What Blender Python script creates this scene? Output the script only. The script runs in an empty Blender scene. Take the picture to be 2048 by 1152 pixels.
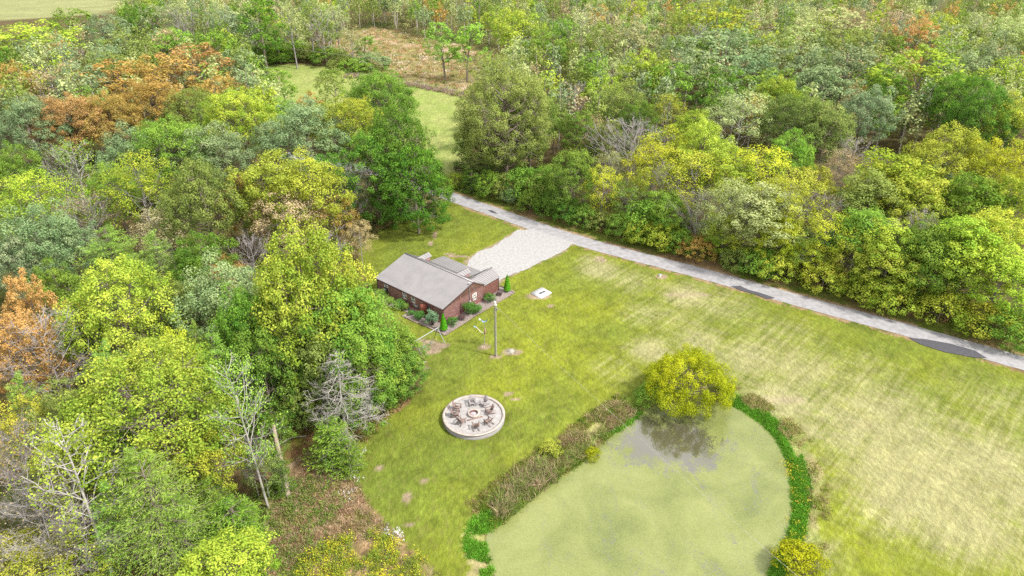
import bpy, math, random
import numpy as np
from math import sin, cos, pi, radians, sqrt

# ------------------------------------------------------------------ camera, world, sun, exposure
scene = bpy.context.scene
CAM_H, CAM_F, PITCH = 55.0, 1384.0, radians(30)
cam_d = bpy.data.cameras.new("camera"); cam = bpy.data.objects.new("camera", cam_d)
scene.collection.objects.link(cam); scene.camera = cam
cam.location = (0, 0, CAM_H); cam.rotation_euler = (pi / 2 - PITCH, 0, 0)
cam_d.sensor_width = 36.0; cam_d.lens = 36.0 * CAM_F / 2048.0
cam_d.clip_start = 0.5; cam_d.clip_end = 3000
SUN_EL, SUN_AZ = radians(52), radians(112)          # azimuth clockwise from +Y
world = bpy.data.worlds.new("World"); scene.world = world; world.use_nodes = True
wn, wl = world.node_tree.nodes, world.node_tree.links
wn.clear()
w_out = wn.new("ShaderNodeOutputWorld"); w_bg = wn.new("ShaderNodeBackground")
sky = wn.new("ShaderNodeTexSky"); sky.sky_type = 'NISHITA'; sky.sun_disc = False
sky.sun_elevation = SUN_EL; sky.sun_rotation = SUN_AZ; sky.dust_density = 3.0; sky.ozone_density = 1.0
w_tc = wn.new("ShaderNodeTexCoord"); w_no = wn.new("ShaderNodeTexNoise")
w_no.inputs["Scale"].default_value = 2.6; w_no.inputs["Detail"].default_value = 5; w_no.inputs["Roughness"].default_value = .55
w_rp = wn.new("ShaderNodeValToRGB")
w_rp.color_ramp.elements[0].position = .36; w_rp.color_ramp.elements[0].color = (.35, .35, .35, 1)
w_rp.color_ramp.elements[1].position = .62; w_rp.color_ramp.elements[1].color = (1, 1, 1, 1)
w_mx = wn.new("ShaderNodeMix"); w_mx.data_type = 'RGBA'
w_mx.inputs["B"].default_value = (10.6, 10.2, 9.7, 1)      # bright thin cloud over the sky
wl.new(w_tc.outputs["Generated"], w_no.inputs["Vector"]); wl.new(w_no.outputs["Fac"], w_rp.inputs["Fac"])
wl.new(w_rp.outputs["Color"], w_mx.inputs["Factor"]); wl.new(sky.outputs["Color"], w_mx.inputs["A"])
wl.new(w_mx.outputs["Result"], w_bg.inputs["Color"]); wl.new(w_bg.outputs["Background"], w_out.inputs["Surface"])
w_bg.inputs["Strength"].default_value = 0.118
sun_d = bpy.data.lights.new("sun", 'SUN'); sun = bpy.data.objects.new("sun", sun_d)
scene.collection.objects.link(sun)
sun_d.energy = 3.5; sun_d.angle = radians(6); sun_d.color = (1.0, .95, .86)
sun.rotation_euler = (pi / 2 - SUN_EL, 0, pi - SUN_AZ + 0)
sun.location = (60, 0, 120)
scene.view_settings.view_transform = 'Standard'; scene.view_settings.look = 'None'
scene.view_settings.gamma = 1.0; scene.view_settings.exposure = 0.92
scene.render.engine = 'CYCLES'
cy = scene.cycles
cy.max_bounces = 6; cy.diffuse_bounces = 3; cy.glossy_bounces = 2; cy.transmission_bounces = 3; cy.transparent_max_bounces = 4
cy.use_denoising = False
cy.caustics_reflective = False; cy.caustics_refractive = False

# ------------------------------------------------------------------ helpers
COL = scene.collection


def at(px, py, z=0.0):
    """ground point seen at a pixel of the 2048 x 1152 photograph"""
    u = (px - 1024) / CAM_F; v = -(py - 576) / CAM_F
    dy = cos(PITCH) + v * sin(PITCH); dz = -sin(PITCH) + v * cos(PITCH)
    t = (z - CAM_H) / dz
    return np.array((u * t, dy * t, z))


def proj(x, y, z):
    dz = z - CAM_H
    zc = y * cos(PITCH) - dz * sin(PITCH); yc = y * sin(PITCH) + dz * cos(PITCH)
    return 1024 + CAM_F * x / zc, 576 - CAM_F * yc / zc, zc


def tag(o, label=None, cat=None, group=None, kind=None):
    if label: o["label"] = label
    if cat: o["category"] = cat
    if group: o["group"] = group
    if kind: o["kind"] = kind
    return o


def empty(name, loc=(0, 0, 0), rz=0.0, label=None, cat=None, group=None):
    o = bpy.data.objects.new(name, None); COL.objects.link(o)
    o.empty_display_size = .3
    o.location = tuple(float(c) for c in loc); o.rotation_euler = (0, 0, rz)
    return tag(o, label, cat, group)


def rnd_unit(rng, n):
    v = rng.normal(size=(n, 3)); return v / np.linalg.norm(v, axis=1)[:, None]


class MB:
    """collects polygons, then links them as one mesh object"""

    def __init__(s):
        s.v = []; s.f = []; s.n = 0; s.attr = {}; s.mi = []

    def add(s, verts, faces, mi=0, **attrs):
        verts = np.asarray(verts, float).reshape(-1, 3); faces = np.asarray(faces, int)
        if len(faces) == 0: return
        s.v.append(verts); s.f.append(faces + s.n); s.n += len(verts); s.mi.append(np.full(len(faces), mi))
        for k, a in attrs.items():
            s.attr.setdefault(k, []).append(np.asarray(a, float))

    def box(s, x0, x1, y0, y1, z0, z1, mi=0):
        v = [(x, y, z) for x in (x0, x1) for y in (y0, y1) for z in (z0, z1)]
        s.add(v, [(0, 1, 3, 2), (4, 6, 7, 5), (0, 4, 5, 1), (2, 3, 7, 6), (0, 2, 6, 4), (1, 5, 7, 3)], mi)

    def obox(s, p, q, w, h, mi=0, up=(0, 0, 1)):
        """bar of section w x h from p to q"""
        p = np.array(p, float); q = np.array(q, float); d = q - p; L = np.linalg.norm(d); d /= L
        up = np.array(up, float)
        if abs(d @ up) > .98: up = np.array((1.0, 0, 0))
        a = np.cross(d, up); a /= np.linalg.norm(a); b = np.cross(a, d)
        v = [e + a * sx * w / 2 + b * sz * h / 2 for e in (p, q) for sx in (-1, 1) for sz in (-1, 1)]
        s.add(v, [(0, 1, 3, 2), (4, 6, 7, 5), (0, 4, 5, 1), (2, 3, 7, 6), (0, 2, 6, 4), (1, 5, 7, 3)], mi)

    def tube(s, pts, rad, sides=6, cap=True, mi=0):
        pts = np.asarray(pts, float); n = len(pts)
        rad = np.broadcast_to(np.asarray(rad, float), (n,))
        d = np.gradient(pts, axis=0); d /= np.linalg.norm(d, axis=1)[:, None] + 1e-9
        ref = np.array((.31, .17, .93)) if abs(d[0] @ np.array((.31, .17, .93))) < .9 else np.array((1.0, 0, 0))
        a = np.cross(d, ref); a /= np.linalg.norm(a, axis=1)[:, None] + 1e-9; b = np.cross(d, a)
        t = np.arange(sides) * 2 * pi / sides
        v = pts[:, None] + rad[:, None, None] * (a[:, None] * np.cos(t)[None, :, None] + b[:, None] * np.sin(t)[None, :, None])
        i = np.arange(n - 1)[:, None] * sides; j = np.arange(sides)[None]; k = (j + 1) % sides
        f = np.stack([i + j, i + k, i + k + sides, i + j + sides], -1).reshape(-1, 4)
        s.add(v.reshape(-1, 3), f, mi)
        if cap and sides == 4:
            s.add(v[-1], [(0, 1, 2, 3)], mi); s.add(v[0], [(3, 2, 1, 0)], mi)
        elif cap and sides > 4:
            for ring in (v[0], v[-1]):
                c = ring.mean(0)
                vv = np.vstack([ring, c]); m = sides
                s.add(vv, [(q, (q + 1) % m, m, m) for q in range(m)], mi)

    def lathe(s, prof, seg=32, c=(0, 0, 0), mi=0):
        t = np.arange(seg) * 2 * pi / seg
        v = np.array([(c[0] + r * cos(a), c[1] + r * sin(a), c[2] + z) for r, z in prof for a in t])
        n = len(prof)
        i = np.arange(n - 1)[:, None] * seg; j = np.arange(seg)[None]; k = (j + 1) % seg
        s.add(v, np.stack([i + j, i + k, i + k + seg, i + j + seg], -1).reshape(-1, 4), mi)

    def leaves(s, c, nrm, L, W, rng, v2=None, z_droop=0.0, tdir=None, mi=0, col=None):
        n = len(c)
        if n == 0: return
        t = rnd_unit(rng, n) if tdir is None else tdir
        t = t - nrm * np.sum(t * nrm, 1)[:, None]; t /= np.linalg.norm(t, axis=1)[:, None] + 1e-6
        b = np.cross(nrm, t)
        L = np.broadcast_to(np.asarray(L, float), (n,)) * rng.uniform(.7, 1.35, n)
        W = np.broadcast_to(np.asarray(W, float), (n,)) * rng.uniform(.7, 1.3, n)
        v = np.stack([c - t * L[:, None] / 2, c - b * W[:, None] / 2 + nrm * .1 * W[:, None], c + t * L[:, None] / 2, c + b * W[:, None] / 2 + nrm * .1 * W[:, None]], 1)
        f = np.arange(n * 4).reshape(n, 4)
        a = {}
        if col is not None: a["col"] = col
        else:
            a["v1"] = rng.random(n); a["v2"] = np.broadcast_to(.5 if v2 is None else v2, (n,))
        s.add(v.reshape(-1, 3), f, mi, **a)

    def mesh(s, name, mats):
        v = np.vstack(s.v); m = bpy.data.meshes.new(name)
        fs = s.f
        tri = []
        tot = []; idx = []
        for f in fs:
            if f.shape[1] == 4:
                deg = f[:, 2] == f[:, 3]
                if deg.any():
                    k = np.where(deg, 3, 4); tot.append(k)
                    msk = np.ones(f.shape, bool); msk[deg, 3] = False
                    idx.append(f[msk])
                    continue
            tot.append(np.full(len(f), f.shape[1])); idx.append(f.reshape(-1))
        tot = np.concatenate(tot); idx = np.concatenate(idx)
        m.vertices.add(len(v)); m.vertices.foreach_set("co", v.astype(np.float32).reshape(-1))
        m.loops.add(len(idx)); m.loops.foreach_set("vertex_index", idx.astype(np.int32))
        m.polygons.add(len(tot)); m.polygons.foreach_set("loop_start", np.concatenate([[0], np.cumsum(tot)[:-1]]).astype(np.int32))
        try: m.polygons.foreach_set("loop_total", tot.astype(np.int32))
        except Exception: pass
        if not isinstance(mats, (list, tuple)): mats = [mats]
        for k in mats: m.materials.append(k)
        if len(mats) > 1: m.polygons.foreach_set("material_index", np.concatenate(s.mi).astype(np.int32))
        for k, a in s.attr.items():
            a = np.concatenate(a)
            if a.ndim == 1:
                at_ = m.attributes.new(k, 'FLOAT', 'FACE'); at_.data.foreach_set("value", a.astype(np.float32))
            else:
                at_ = m.attributes.new(k, 'FLOAT_VECTOR', 'FACE'); at_.data.foreach_set("vector", a.astype(np.float32).reshape(-1))
        m.update(calc_edges=True); m.validate()
        return m

    def build(s, name, mats, parent=None, smooth=False):
        m = s.mesh(name, mats)
        if smooth: m.polygons.foreach_set("use_smooth", np.ones(len(m.polygons), bool))
        o = bpy.data.objects.new(name, m); COL.objects.link(o)
        if parent: o.parent = parent
        return o


def inst(name, mesh, parent, **k):
    o = bpy.data.objects.new(name, mesh); COL.objects.link(o); o.parent = parent
    return o


def copy_tree(o, parent=None):
    c = o.copy(); COL.objects.link(c)
    if parent: c.parent = parent
    for ch in list(o.children): copy_tree(ch, c)
    return c


# numpy noise
def vnoise(x, y, sc, seed=0):
    x = np.asarray(x) / sc + 1000.5; y = np.asarray(y) / sc + 1000.5
    xi = np.floor(x).astype(np.int64); yi = np.floor(y).astype(np.int64); fx = x - xi; fy = y - yi
    fx = fx * fx * (3 - 2 * fx); fy = fy * fy * (3 - 2 * fy)

    def h(a, b):
        n = (a * 374761393 + b * 668265263 + seed * 974634777) & 0xffffffff
        n = ((n ^ (n >> 13)) * 1274126177) & 0xffffffff
        return ((n ^ (n >> 16)) & 0xffff) / 65535.0
    return (h(xi, yi) * (1 - fx) + h(xi + 1, yi) * fx) * (1 - fy) + (h(xi, yi + 1) * (1 - fx) + h(xi + 1, yi + 1) * fx) * fy


def fbm(x, y, sc, seed=0, o=4):
    r = 0; a = 1; t = 0
    for i in range(o):
        r = r + a * vnoise(x, y, sc / 2 ** i, seed + i * 7); t += a; a *= .55
    return r / t


def inside(x, y, poly):
    x = np.asarray(x, float); y = np.asarray(y, float); r = np.zeros(x.shape, bool); n = len(poly); j = n - 1
    for i in range(n):
        xi, yi = poly[i]; xj, yj = poly[j]
        c = ((yi > y) != (yj > y)) & (x < (xj - xi) * (y - yi) / (yj - yi + 1e-12) + xi)
        r ^= c; j = i
    return r


def pdist(x, y, poly, closed=True):
    d = np.full(np.shape(x), 1e9); n = len(poly)
    for i in range(n if closed else n - 1):
        ax, ay = poly[i]; bx, by = poly[(i + 1) % n]
        vx, vy = bx - ax, by - ay; L = vx * vx + vy * vy + 1e-12
        t = np.clip(((x - ax) * vx + (y - ay) * vy) / L, 0, 1)
        d = np.minimum(d, np.hypot(x - ax - t * vx, y - ay - t * vy))
    return d


def P(lst, z=0.0):
    return [tuple(at(a, b, z)[:2]) for a, b in lst]


def smooth_poly(p, it=2, closed=True):
    p = np.array(p)
    for _ in range(it):
        q = np.roll(p, -1, 0)
        if closed: p = np.stack([p * .75 + q * .25, p * .25 + q * .75], 1).reshape(-1, 2)
        else:
            a, b = p[:-1], p[1:]
            p = np.vstack([p[:1], np.stack([a * .75 + b * .25, a * .25 + b * .75], 1).reshape(-1, 2), p[-1:]])
    return [tuple(a) for a in p]


# ------------------------------------------------------------------ materials
def nmat(name):
    m = bpy.data.materials.new(name); m.use_nodes = True; nt = m.node_tree; nt.nodes.clear()
    out = nt.nodes.new("ShaderNodeOutputMaterial")
    return m, nt.nodes, nt.links, out


def simple(name, col, rough=.7, var=.15, scale=8.0, bump=0.0, metal=0.0, stretch=(1, 1, 1), col2=None, spec=.5, detail=4):
    m, N, L, out = nmat(name)
    b = N.new("ShaderNodeBsdfPrincipled"); tc = N.new("ShaderNodeTexCoord"); mp = N.new("ShaderNodeMapping"); no = N.new("ShaderNodeTexNoise")
    mp.inputs["Scale"].default_value = stretch; no.inputs["Scale"].default_value = scale; no.inputs["Detail"].default_value = detail
    L.new(tc.outputs["Object"], mp.inputs["Vector"]); L.new(mp.outputs["Vector"], no.inputs["Vector"])
    r = N.new("ShaderNodeValToRGB"); c2 = col2 or tuple(c * (1 - var) for c in col)
    c1 = tuple(min(1, c * (1 + var)) for c in col) if col2 is None else col
    r.color_ramp.elements[0].position = .35; r.color_ramp.elements[1].position = .65
    r.color_ramp.elements[0].color = (*c2, 1); r.color_ramp.elements[1].color = (*c1, 1)
    L.new(no.outputs["Fac"], r.inputs["Fac"]); L.new(r.outputs["Color"], b.inputs["Base Color"])
    b.inputs["Roughness"].default_value = rough; b.inputs["Metallic"].default_value = metal; b.inputs["Specular IOR Level"].default_value = spec
    if bump:
        bp = N.new("ShaderNodeBump"); bp.inputs["Strength"].default_value = bump; bp.inputs["Distance"].default_value = .05
        L.new(no.outputs["Fac"], bp.inputs["Height"]); L.new(bp.outputs["Normal"], b.inputs["Normal"])
    L.new(b.outputs["BSDF"], out.inputs["Surface"])
    return m


def foliage_mat(name, use_col=False, trans=.34):
    """leaf material: the tree's own leaf colour and its tip colour, varied from spray to spray and leaf to leaf"""
    m, N, L, out = nmat(name)
    df = N.new("ShaderNodeBsdfDiffuse"); tr = N.new("ShaderNodeBsdfTranslucent"); mx = N.new("ShaderNodeMixShader")
    mx.inputs[0].default_value = trans
    if use_col:
        a = N.new("ShaderNodeAttribute"); a.attribute_name = "col"; col = a.outputs["Color"]
    else:
        oi = N.new("ShaderNodeObjectInfo"); t = N.new("ShaderNodeAttribute"); t.attribute_type = 'OBJECT'; t.attribute_name = "tip"
        v1 = N.new("ShaderNodeAttribute"); v1.attribute_name = "v1"; v2 = N.new("ShaderNodeAttribute"); v2.attribute_name = "v2"
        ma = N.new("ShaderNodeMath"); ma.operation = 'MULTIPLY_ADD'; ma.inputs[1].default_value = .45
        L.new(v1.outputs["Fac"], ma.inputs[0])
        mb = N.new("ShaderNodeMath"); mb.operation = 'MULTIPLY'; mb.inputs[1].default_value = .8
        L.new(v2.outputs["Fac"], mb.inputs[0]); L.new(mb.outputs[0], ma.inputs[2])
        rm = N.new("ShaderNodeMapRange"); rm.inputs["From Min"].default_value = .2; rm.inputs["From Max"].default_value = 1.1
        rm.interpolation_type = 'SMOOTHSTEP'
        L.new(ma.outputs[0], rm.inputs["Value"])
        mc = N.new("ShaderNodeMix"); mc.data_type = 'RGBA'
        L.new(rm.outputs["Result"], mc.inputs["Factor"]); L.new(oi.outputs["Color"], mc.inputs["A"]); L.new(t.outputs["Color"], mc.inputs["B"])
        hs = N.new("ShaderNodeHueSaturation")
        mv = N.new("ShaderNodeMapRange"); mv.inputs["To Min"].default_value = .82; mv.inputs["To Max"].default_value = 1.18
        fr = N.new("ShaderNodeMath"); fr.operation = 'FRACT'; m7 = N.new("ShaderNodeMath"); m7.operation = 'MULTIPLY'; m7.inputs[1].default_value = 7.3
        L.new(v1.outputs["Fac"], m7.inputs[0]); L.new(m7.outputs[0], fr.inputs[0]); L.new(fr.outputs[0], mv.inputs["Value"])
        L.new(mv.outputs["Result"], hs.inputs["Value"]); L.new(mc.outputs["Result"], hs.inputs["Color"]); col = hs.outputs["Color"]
    L.new(col, df.inputs["Color"]); L.new(col, tr.inputs["Color"])
    L.new(df.outputs[0], mx.inputs[1]); L.new(tr.outputs[0], mx.inputs[2]); L.new(mx.outputs[0], out.inputs["Surface"])
    return m


M_LEAF = foliage_mat("leaf")
M_VEG = foliage_mat("weed_leaf", True, .3)


def bark_mat():
    m, N, L, out = nmat("bark")
    b = N.new("ShaderNodeBsdfDiffuse"); oi = N.new("ShaderNodeObjectInfo"); tc = N.new("ShaderNodeTexCoord")
    mp = N.new("ShaderNodeMapping"); mp.inputs["Scale"].default_value = (4, 4, .8)
    no = N.new("ShaderNodeTexNoise"); no.inputs["Scale"].default_value = 2; no.inputs["Detail"].default_value = 4
    L.new(tc.outputs["Object"], mp.inputs["Vector"]); L.new(mp.outputs["Vector"], no.inputs["Vector"])
    mr = N.new("ShaderNodeMapRange"); mr.inputs["To Min"].default_value = .55; mr.inputs["To Max"].default_value = 1.4
    hs = N.new("ShaderNodeHueSaturation")
    L.new(no.outputs["Fac"], mr.inputs["Value"]); L.new(mr.outputs["Result"], hs.inputs["Value"]); L.new(oi.outputs["Color"], hs.inputs["Color"])
    L.new(hs.outputs["Color"], b.inputs["Color"]); L.new(b.outputs[0], out.inputs["Surface"])
    return m


M_BARK = bark_mat()


def ground_mat():
    m, N, L, out = nmat("ground")
    b = N.new("ShaderNodeBsdfPrincipled"); b.inputs["Roughness"].default_value = .95; b.inputs["Specular IOR Level"].default_value = .1
    a = N.new("ShaderNodeAttribute"); a.attribute_name = "gcol"; g = N.new("ShaderNodeAttribute"); g.attribute_name = "grain"
    tc = N.new("ShaderNodeTexCoord")

    def noise(scale, stretch=(1, 1, 1), rot=0.0, det=3, rough=.6):
        mp = N.new("ShaderNodeMapping"); mp.inputs["Scale"].default_value = stretch; mp.inputs["Rotation"].default_value = (0, 0, rot)
        n = N.new("ShaderNodeTexNoise"); n.inputs["Scale"].default_value = scale; n.inputs["Detail"].default_value = det; n.inputs["Roughness"].default_value = rough
        L.new(tc.outputs["Object"], mp.inputs["Vector"]); L.new(mp.outputs["Vector"], n.inputs["Vector"]); return n.outputs["Fac"]
    n1 = noise(2.6, (1, .45, 1), .6, 4, .75); n2 = noise(.55, (1, .6, 1), -.5, 4, .7); n3 = noise(9.0, (1, 1, 1), 0, 2, .8)
    s1 = N.new("ShaderNodeMapRange"); s1.inputs["From Min"].default_value = .3; s1.inputs["From Max"].default_value = .7; s1.inputs["To Min"].default_value = -1; s1.inputs["To Max"].default_value = 1
    s2 = N.new("ShaderNodeMapRange"); s2.inputs["From Min"].default_value = .3; s2.inputs["From Max"].default_value = .7; s2.inputs["To Min"].default_value = -.6; s2.inputs["To Max"].default_value = .6
    s3 = N.new("ShaderNodeMapRange"); s3.inputs["From Min"].default_value = .3; s3.inputs["From Max"].default_value = .7; s3.inputs["To Min"].default_value = -.7; s3.inputs["To Max"].default_value = .7
    L.new(n1, s1.inputs["Value"]); L.new(n2, s2.inputs["Value"]); L.new(n3, s3.inputs["Value"])
    ad = N.new("ShaderNodeMath"); ad.operation = 'ADD'; L.new(s1.outputs[0], ad.inputs[0]); L.new(s2.outputs[0], ad.inputs[1])
    ad2 = N.new("ShaderNodeMath"); ad2.operation = 'ADD'; L.new(ad.outputs[0], ad2.inputs[0]); L.new(s3.outputs[0], ad2.inputs[1])
    mu = N.new("ShaderNodeMath"); mu.operation = 'MULTIPLY'; L.new(ad2.outputs[0], mu.inputs[0]); L.new(g.outputs["Fac"], mu.inputs[1])
    ex = N.new("ShaderNodeMath"); ex.operation = 'POWER'; ex.inputs[0].default_value = 2.718; L.new(mu.outputs[0], ex.inputs[1])
    vm = N.new("ShaderNodeVectorMath"); vm.operation = 'SCALE'; L.new(a.outputs["Color"], vm.inputs[0]); L.new(ex.outputs[0], vm.inputs["Scale"])
    # dry streaks left by mowing, only where the field is dry
    dr_ = N.new("ShaderNodeAttribute"); dr_.attribute_name = "dry"
    sdir = at(1960, 900) - at(1900, 1010); ang = math.atan2(sdir[1], sdir[0])

    def M(op, a_, b_=None, c_=None):
        n = N.new("ShaderNodeMath"); n.operation = op
        for i_, q_ in enumerate((a_, b_, c_)):
            if q_ is None: continue
            if isinstance(q_, (int, float)): n.inputs[i_].default_value = q_
            else: L.new(q_, n.inputs[i_])
        return n.outputs[0]

    def streakn(ang_, scale, k):
        r1 = N.new("ShaderNodeMapping"); r1.inputs["Rotation"].default_value = (0, 0, -ang_); r2 = N.new("ShaderNodeMapping"); r2.inputs["Scale"].default_value = (k, 1, 1)
        n = N.new("ShaderNodeTexNoise"); n.inputs["Scale"].default_value = scale; n.inputs["Detail"].default_value = 4; n.inputs["Roughness"].default_value = .7
        L.new(tc.outputs["Object"], r1.inputs["Vector"]); L.new(r1.outputs["Vector"], r2.inputs["Vector"]); L.new(r2.outputs["Vector"], n.inputs["Vector"]); return n.outputs["Fac"]
    st1 = streakn(ang, 1.5, .07); st2 = streakn(-.62, 1.0, .10)
    gate = M('MINIMUM', M('MULTIPLY', dr_.outputs["Fac"], 3.0), 1.0)
    f_ = M('ADD', dr_.outputs["Fac"], M('MULTIPLY', gate, M('ADD', M('MULTIPLY', M('SUBTRACT', st1, .5), 1.35), M('ADD', M('MULTIPLY', M('SUBTRACT', st2, .5), 1.1), M('MULTIPLY', M('SUBTRACT', n3, .5), .8)))))
    dm = N.new("ShaderNodeMapRange"); dm.interpolation_type = 'SMOOTHSTEP'; dm.inputs["From Min"].default_value = .15; dm.inputs["From Max"].default_value = 1.15; dm.inputs["To Max"].default_value = .8; L.new(f_, dm.inputs["Value"])
    dx = N.new("ShaderNodeMix"); dx.data_type = 'RGBA'; dx.inputs["B"].default_value = (.27, .255, .135, 1); L.new(dm.outputs[0], dx.inputs["Factor"]); L.new(a.outputs["Color"], dx.inputs["A"]); basecol = dx.outputs["Result"]
    stl = M('ADD', M('MULTIPLY', M('SUBTRACT', st1, .5), .6), 1.0); vs = N.new("ShaderNodeVectorMath"); vs.operation = 'SCALE'; L.new(basecol, vs.inputs[0]); L.new(stl, vs.inputs["Scale"]); L.new(vs.outputs[0], vm.inputs[0])
    # tan and green blades side by side
    rm = N.new("ShaderNodeMapRange"); rm.inputs["From Min"].default_value = .5; rm.inputs["From Max"].default_value = .72; rm.inputs["To Max"].default_value = .45
    n4 = noise(1.3, (1, .5, 1), 1.1, 5, .8); L.new(n4, rm.inputs["Value"])
    mx = N.new("ShaderNodeMix"); mx.data_type = 'RGBA'; mx.inputs["B"].default_value = (.19, .155, .065, 1)
    L.new(rm.outputs[0], mx.inputs["Factor"]); L.new(vm.outputs[0], mx.inputs["A"])
    L.new(mx.outputs["Result"], b.inputs["Base Color"])
    bp = N.new("ShaderNodeBump"); bp.inputs["Strength"].default_value = .5; bp.inputs["Distance"].default_value = .12
    L.new(ad2.outputs[0], bp.inputs["Height"]); L.new(bp.outputs["Normal"], b.inputs["Normal"])
    L.new(b.outputs["BSDF"], out.inputs["Surface"])
    return m


M_GROUND = ground_mat()

# ------------------------------------------------------------------ map of the place (metres, from the photograph's ground plane)
POND_Z = -.6
POND = smooth_poly(P([(992, 1152), (974, 1096), (978, 1061), (1018, 1037), (1037, 1014), (1065, 990), (1096, 969), (1120, 951), (1175, 918), (1210, 876), (1245, 857),
          (1284, 825), (1324, 808), (1371, 808), (1449, 802), (1488, 822), (1528, 849), (1559, 884), (1575, 920), (1586, 967), (1588, 1010), (1584, 1041), (1575, 1077),
          (1551, 1116), (1530, 1160), (1470, 1240), (1380, 1310), (1260, 1340), (1130, 1310), (1040, 1230)], POND_Z), 2)
LAWN = smooth_poly(P([(886, 401), (868, 418), (850, 430), (800, 448), (760, 462), (728, 478), (712, 510), (722, 545), (740, 580), (752, 640), (800, 668), (838, 700),
          (850, 735), (835, 790), (780, 830), (735, 872), (706, 905), (706, 960), (740, 1020), (800, 1080), (865, 1135), (900, 1200), (940, 1400), (1100, 1600), (2300, 1700), (2700, 1200),
          (2600, 905), (2048, 746), (1816, 679), (1543, 603), (1400, 560), (1286, 528), (1210, 507), (1162, 493), (1032, 450), (964, 426), (905, 406)]), 1)
ROAD_C = [((a[0] + c[0]) / 2, (a[1] + c[1]) / 2) for a, c in zip(
    P([(892, 381), (966, 408), (1037, 432), (1098, 454), (1172, 478), (1261, 502), (1400, 535), (1639, 600), (1835, 652.7), (2048, 712.6)]),
    P([(884, 396), (953, 419.5), (1020, 443.5), (1084, 466), (1158, 490), (1248, 515), (1384, 552), (1616, 620), (1816, 674), (2026, 736)]))]
d0 = np.array(ROAD_C[0]) - np.array(ROAD_C[1]); d0 /= np.linalg.norm(d0)
ROAD_C = [tuple(np.array(ROAD_C[0]) + d0 * 42 + np.array((-9, -2))), tuple(np.array(ROAD_C[0]) + d0 * 20)] + ROAD_C
d1 = np.array(ROAD_C[-1]) - np.array(ROAD_C[-2]); d1 /= np.linalg.norm(d1)
ROAD_C += [tuple(np.array(ROAD_C[-1]) + d1 * 40), tuple(np.array(ROAD_C[-1]) + d1 * 90)]
ROAD_C = smooth_poly(ROAD_C, 2, False)
ROAD_W = 3.7
DRIVE = smooth_poly(P([(928, 527), (956, 505), (989, 492), (1007, 479), (1032, 463), (1058, 457), (1100, 463), (1140, 479), (1143, 491), (1124, 505), (1083, 522), (1058, 535), (1032, 545), (1007, 556), (985, 575), (950, 560)]), 1)
MEADOW = smooth_poly(P([(500, 128), (640, 132), (745, 148), (840, 166), (905, 178), (945, 190), (950, 240), (945, 300), (925, 345), (905, 362), (868, 350), (850, 300), (700, 300), (560, 260), (500, 200)]), 1)
FIELD = smooth_poly(P([(655, 100), (690, 62), (760, 55), (850, 78), (960, 95), (1010, 120), (1010, 180), (945, 190), (905, 178), (840, 166), (745, 148), (700, 140)]), 1)
FARFIELD = P([(-400, 40), (-400, -60), (240, -60), (240, 24), (120, 34), (0, 42)])
WEEDS = smooth_poly(P([(560, 960), (600, 905), (660, 890), (706, 905), (706, 960), (740, 1020), (800, 1080), (865, 1135), (900, 1250), (560, 1280), (480, 1152), (500, 1060)]), 1)
LEAFY = smooth_poly(P([(520, 790), (600, 830), (700, 850), (760, 800), (835, 790), (780, 840), (706, 905), (640, 960), (580, 1000), (500, 960)]), 1)

rs = np.random.default_rng(7)
# tensor grid: fine in the middle, coarse outside
xs = np.concatenate([-np.geomspace(700, 82, 46), np.arange(-80, 80.01, .4), np.geomspace(82, 700, 46)])
ys = np.concatenate([np.arange(-60, 36, 6.0), np.arange(36, 146, .4), np.geomspace(146.6, 900, 120)])
GX, GY = np.meshgrid(xs, ys)
wob = (fbm(GX, GY, 3.0, 3) - .5) * 2.2
WX, WY = GX + wob, GY + (fbm(GX, GY, 3.0, 9) - .5) * 2.2      # ragged borders
d_pond = pdist(GX, GY, POND); in_pond = inside(GX, GY, POND); sd_pond = np.where(in_pond, -d_pond, d_pond)
in_lawn = inside(WX, WY, LAWN); in_mead = inside(WX, WY, MEADOW); in_field = inside(WX, WY, FIELD); in_far = inside(WX, WY, FARFIELD)
in_weed = inside(WX, WY, WEEDS); in_leafy = inside(WX, WY, LEAFY)
d_road = pdist(GX, GY, ROAD_C, False)
verge = (d_road < 6.4 + wob) & ~in_lawn & (GX > -20)


def gz(x, y, sd=None, dr=None):
    if sd is None:
        d = pdist(x, y, POND); sd = np.where(inside(x, y, POND), -d, d)
    if dr is None: dr = pdist(x, y, ROAD_C, False)
    z = np.where(sd < 0, POND_Z - .12 - np.minimum(-sd, 6) * .2, np.minimum(0, POND_Z - .05 + sd * .26))
    rough = np.clip((dr - 8) / 8, 0, 1) * (fbm(x, y, 9, 4) - .5) * .9
    wood = ~inside(x, y, LAWN)
    return z + np.where(wood, rough, 0)


GZ = gz(GX, GY, sd_pond, d_road)


def C3(*c): return np.array(c)


def lerp(a, b, t): return a * (1 - t[..., None]) + b * t[..., None]


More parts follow.
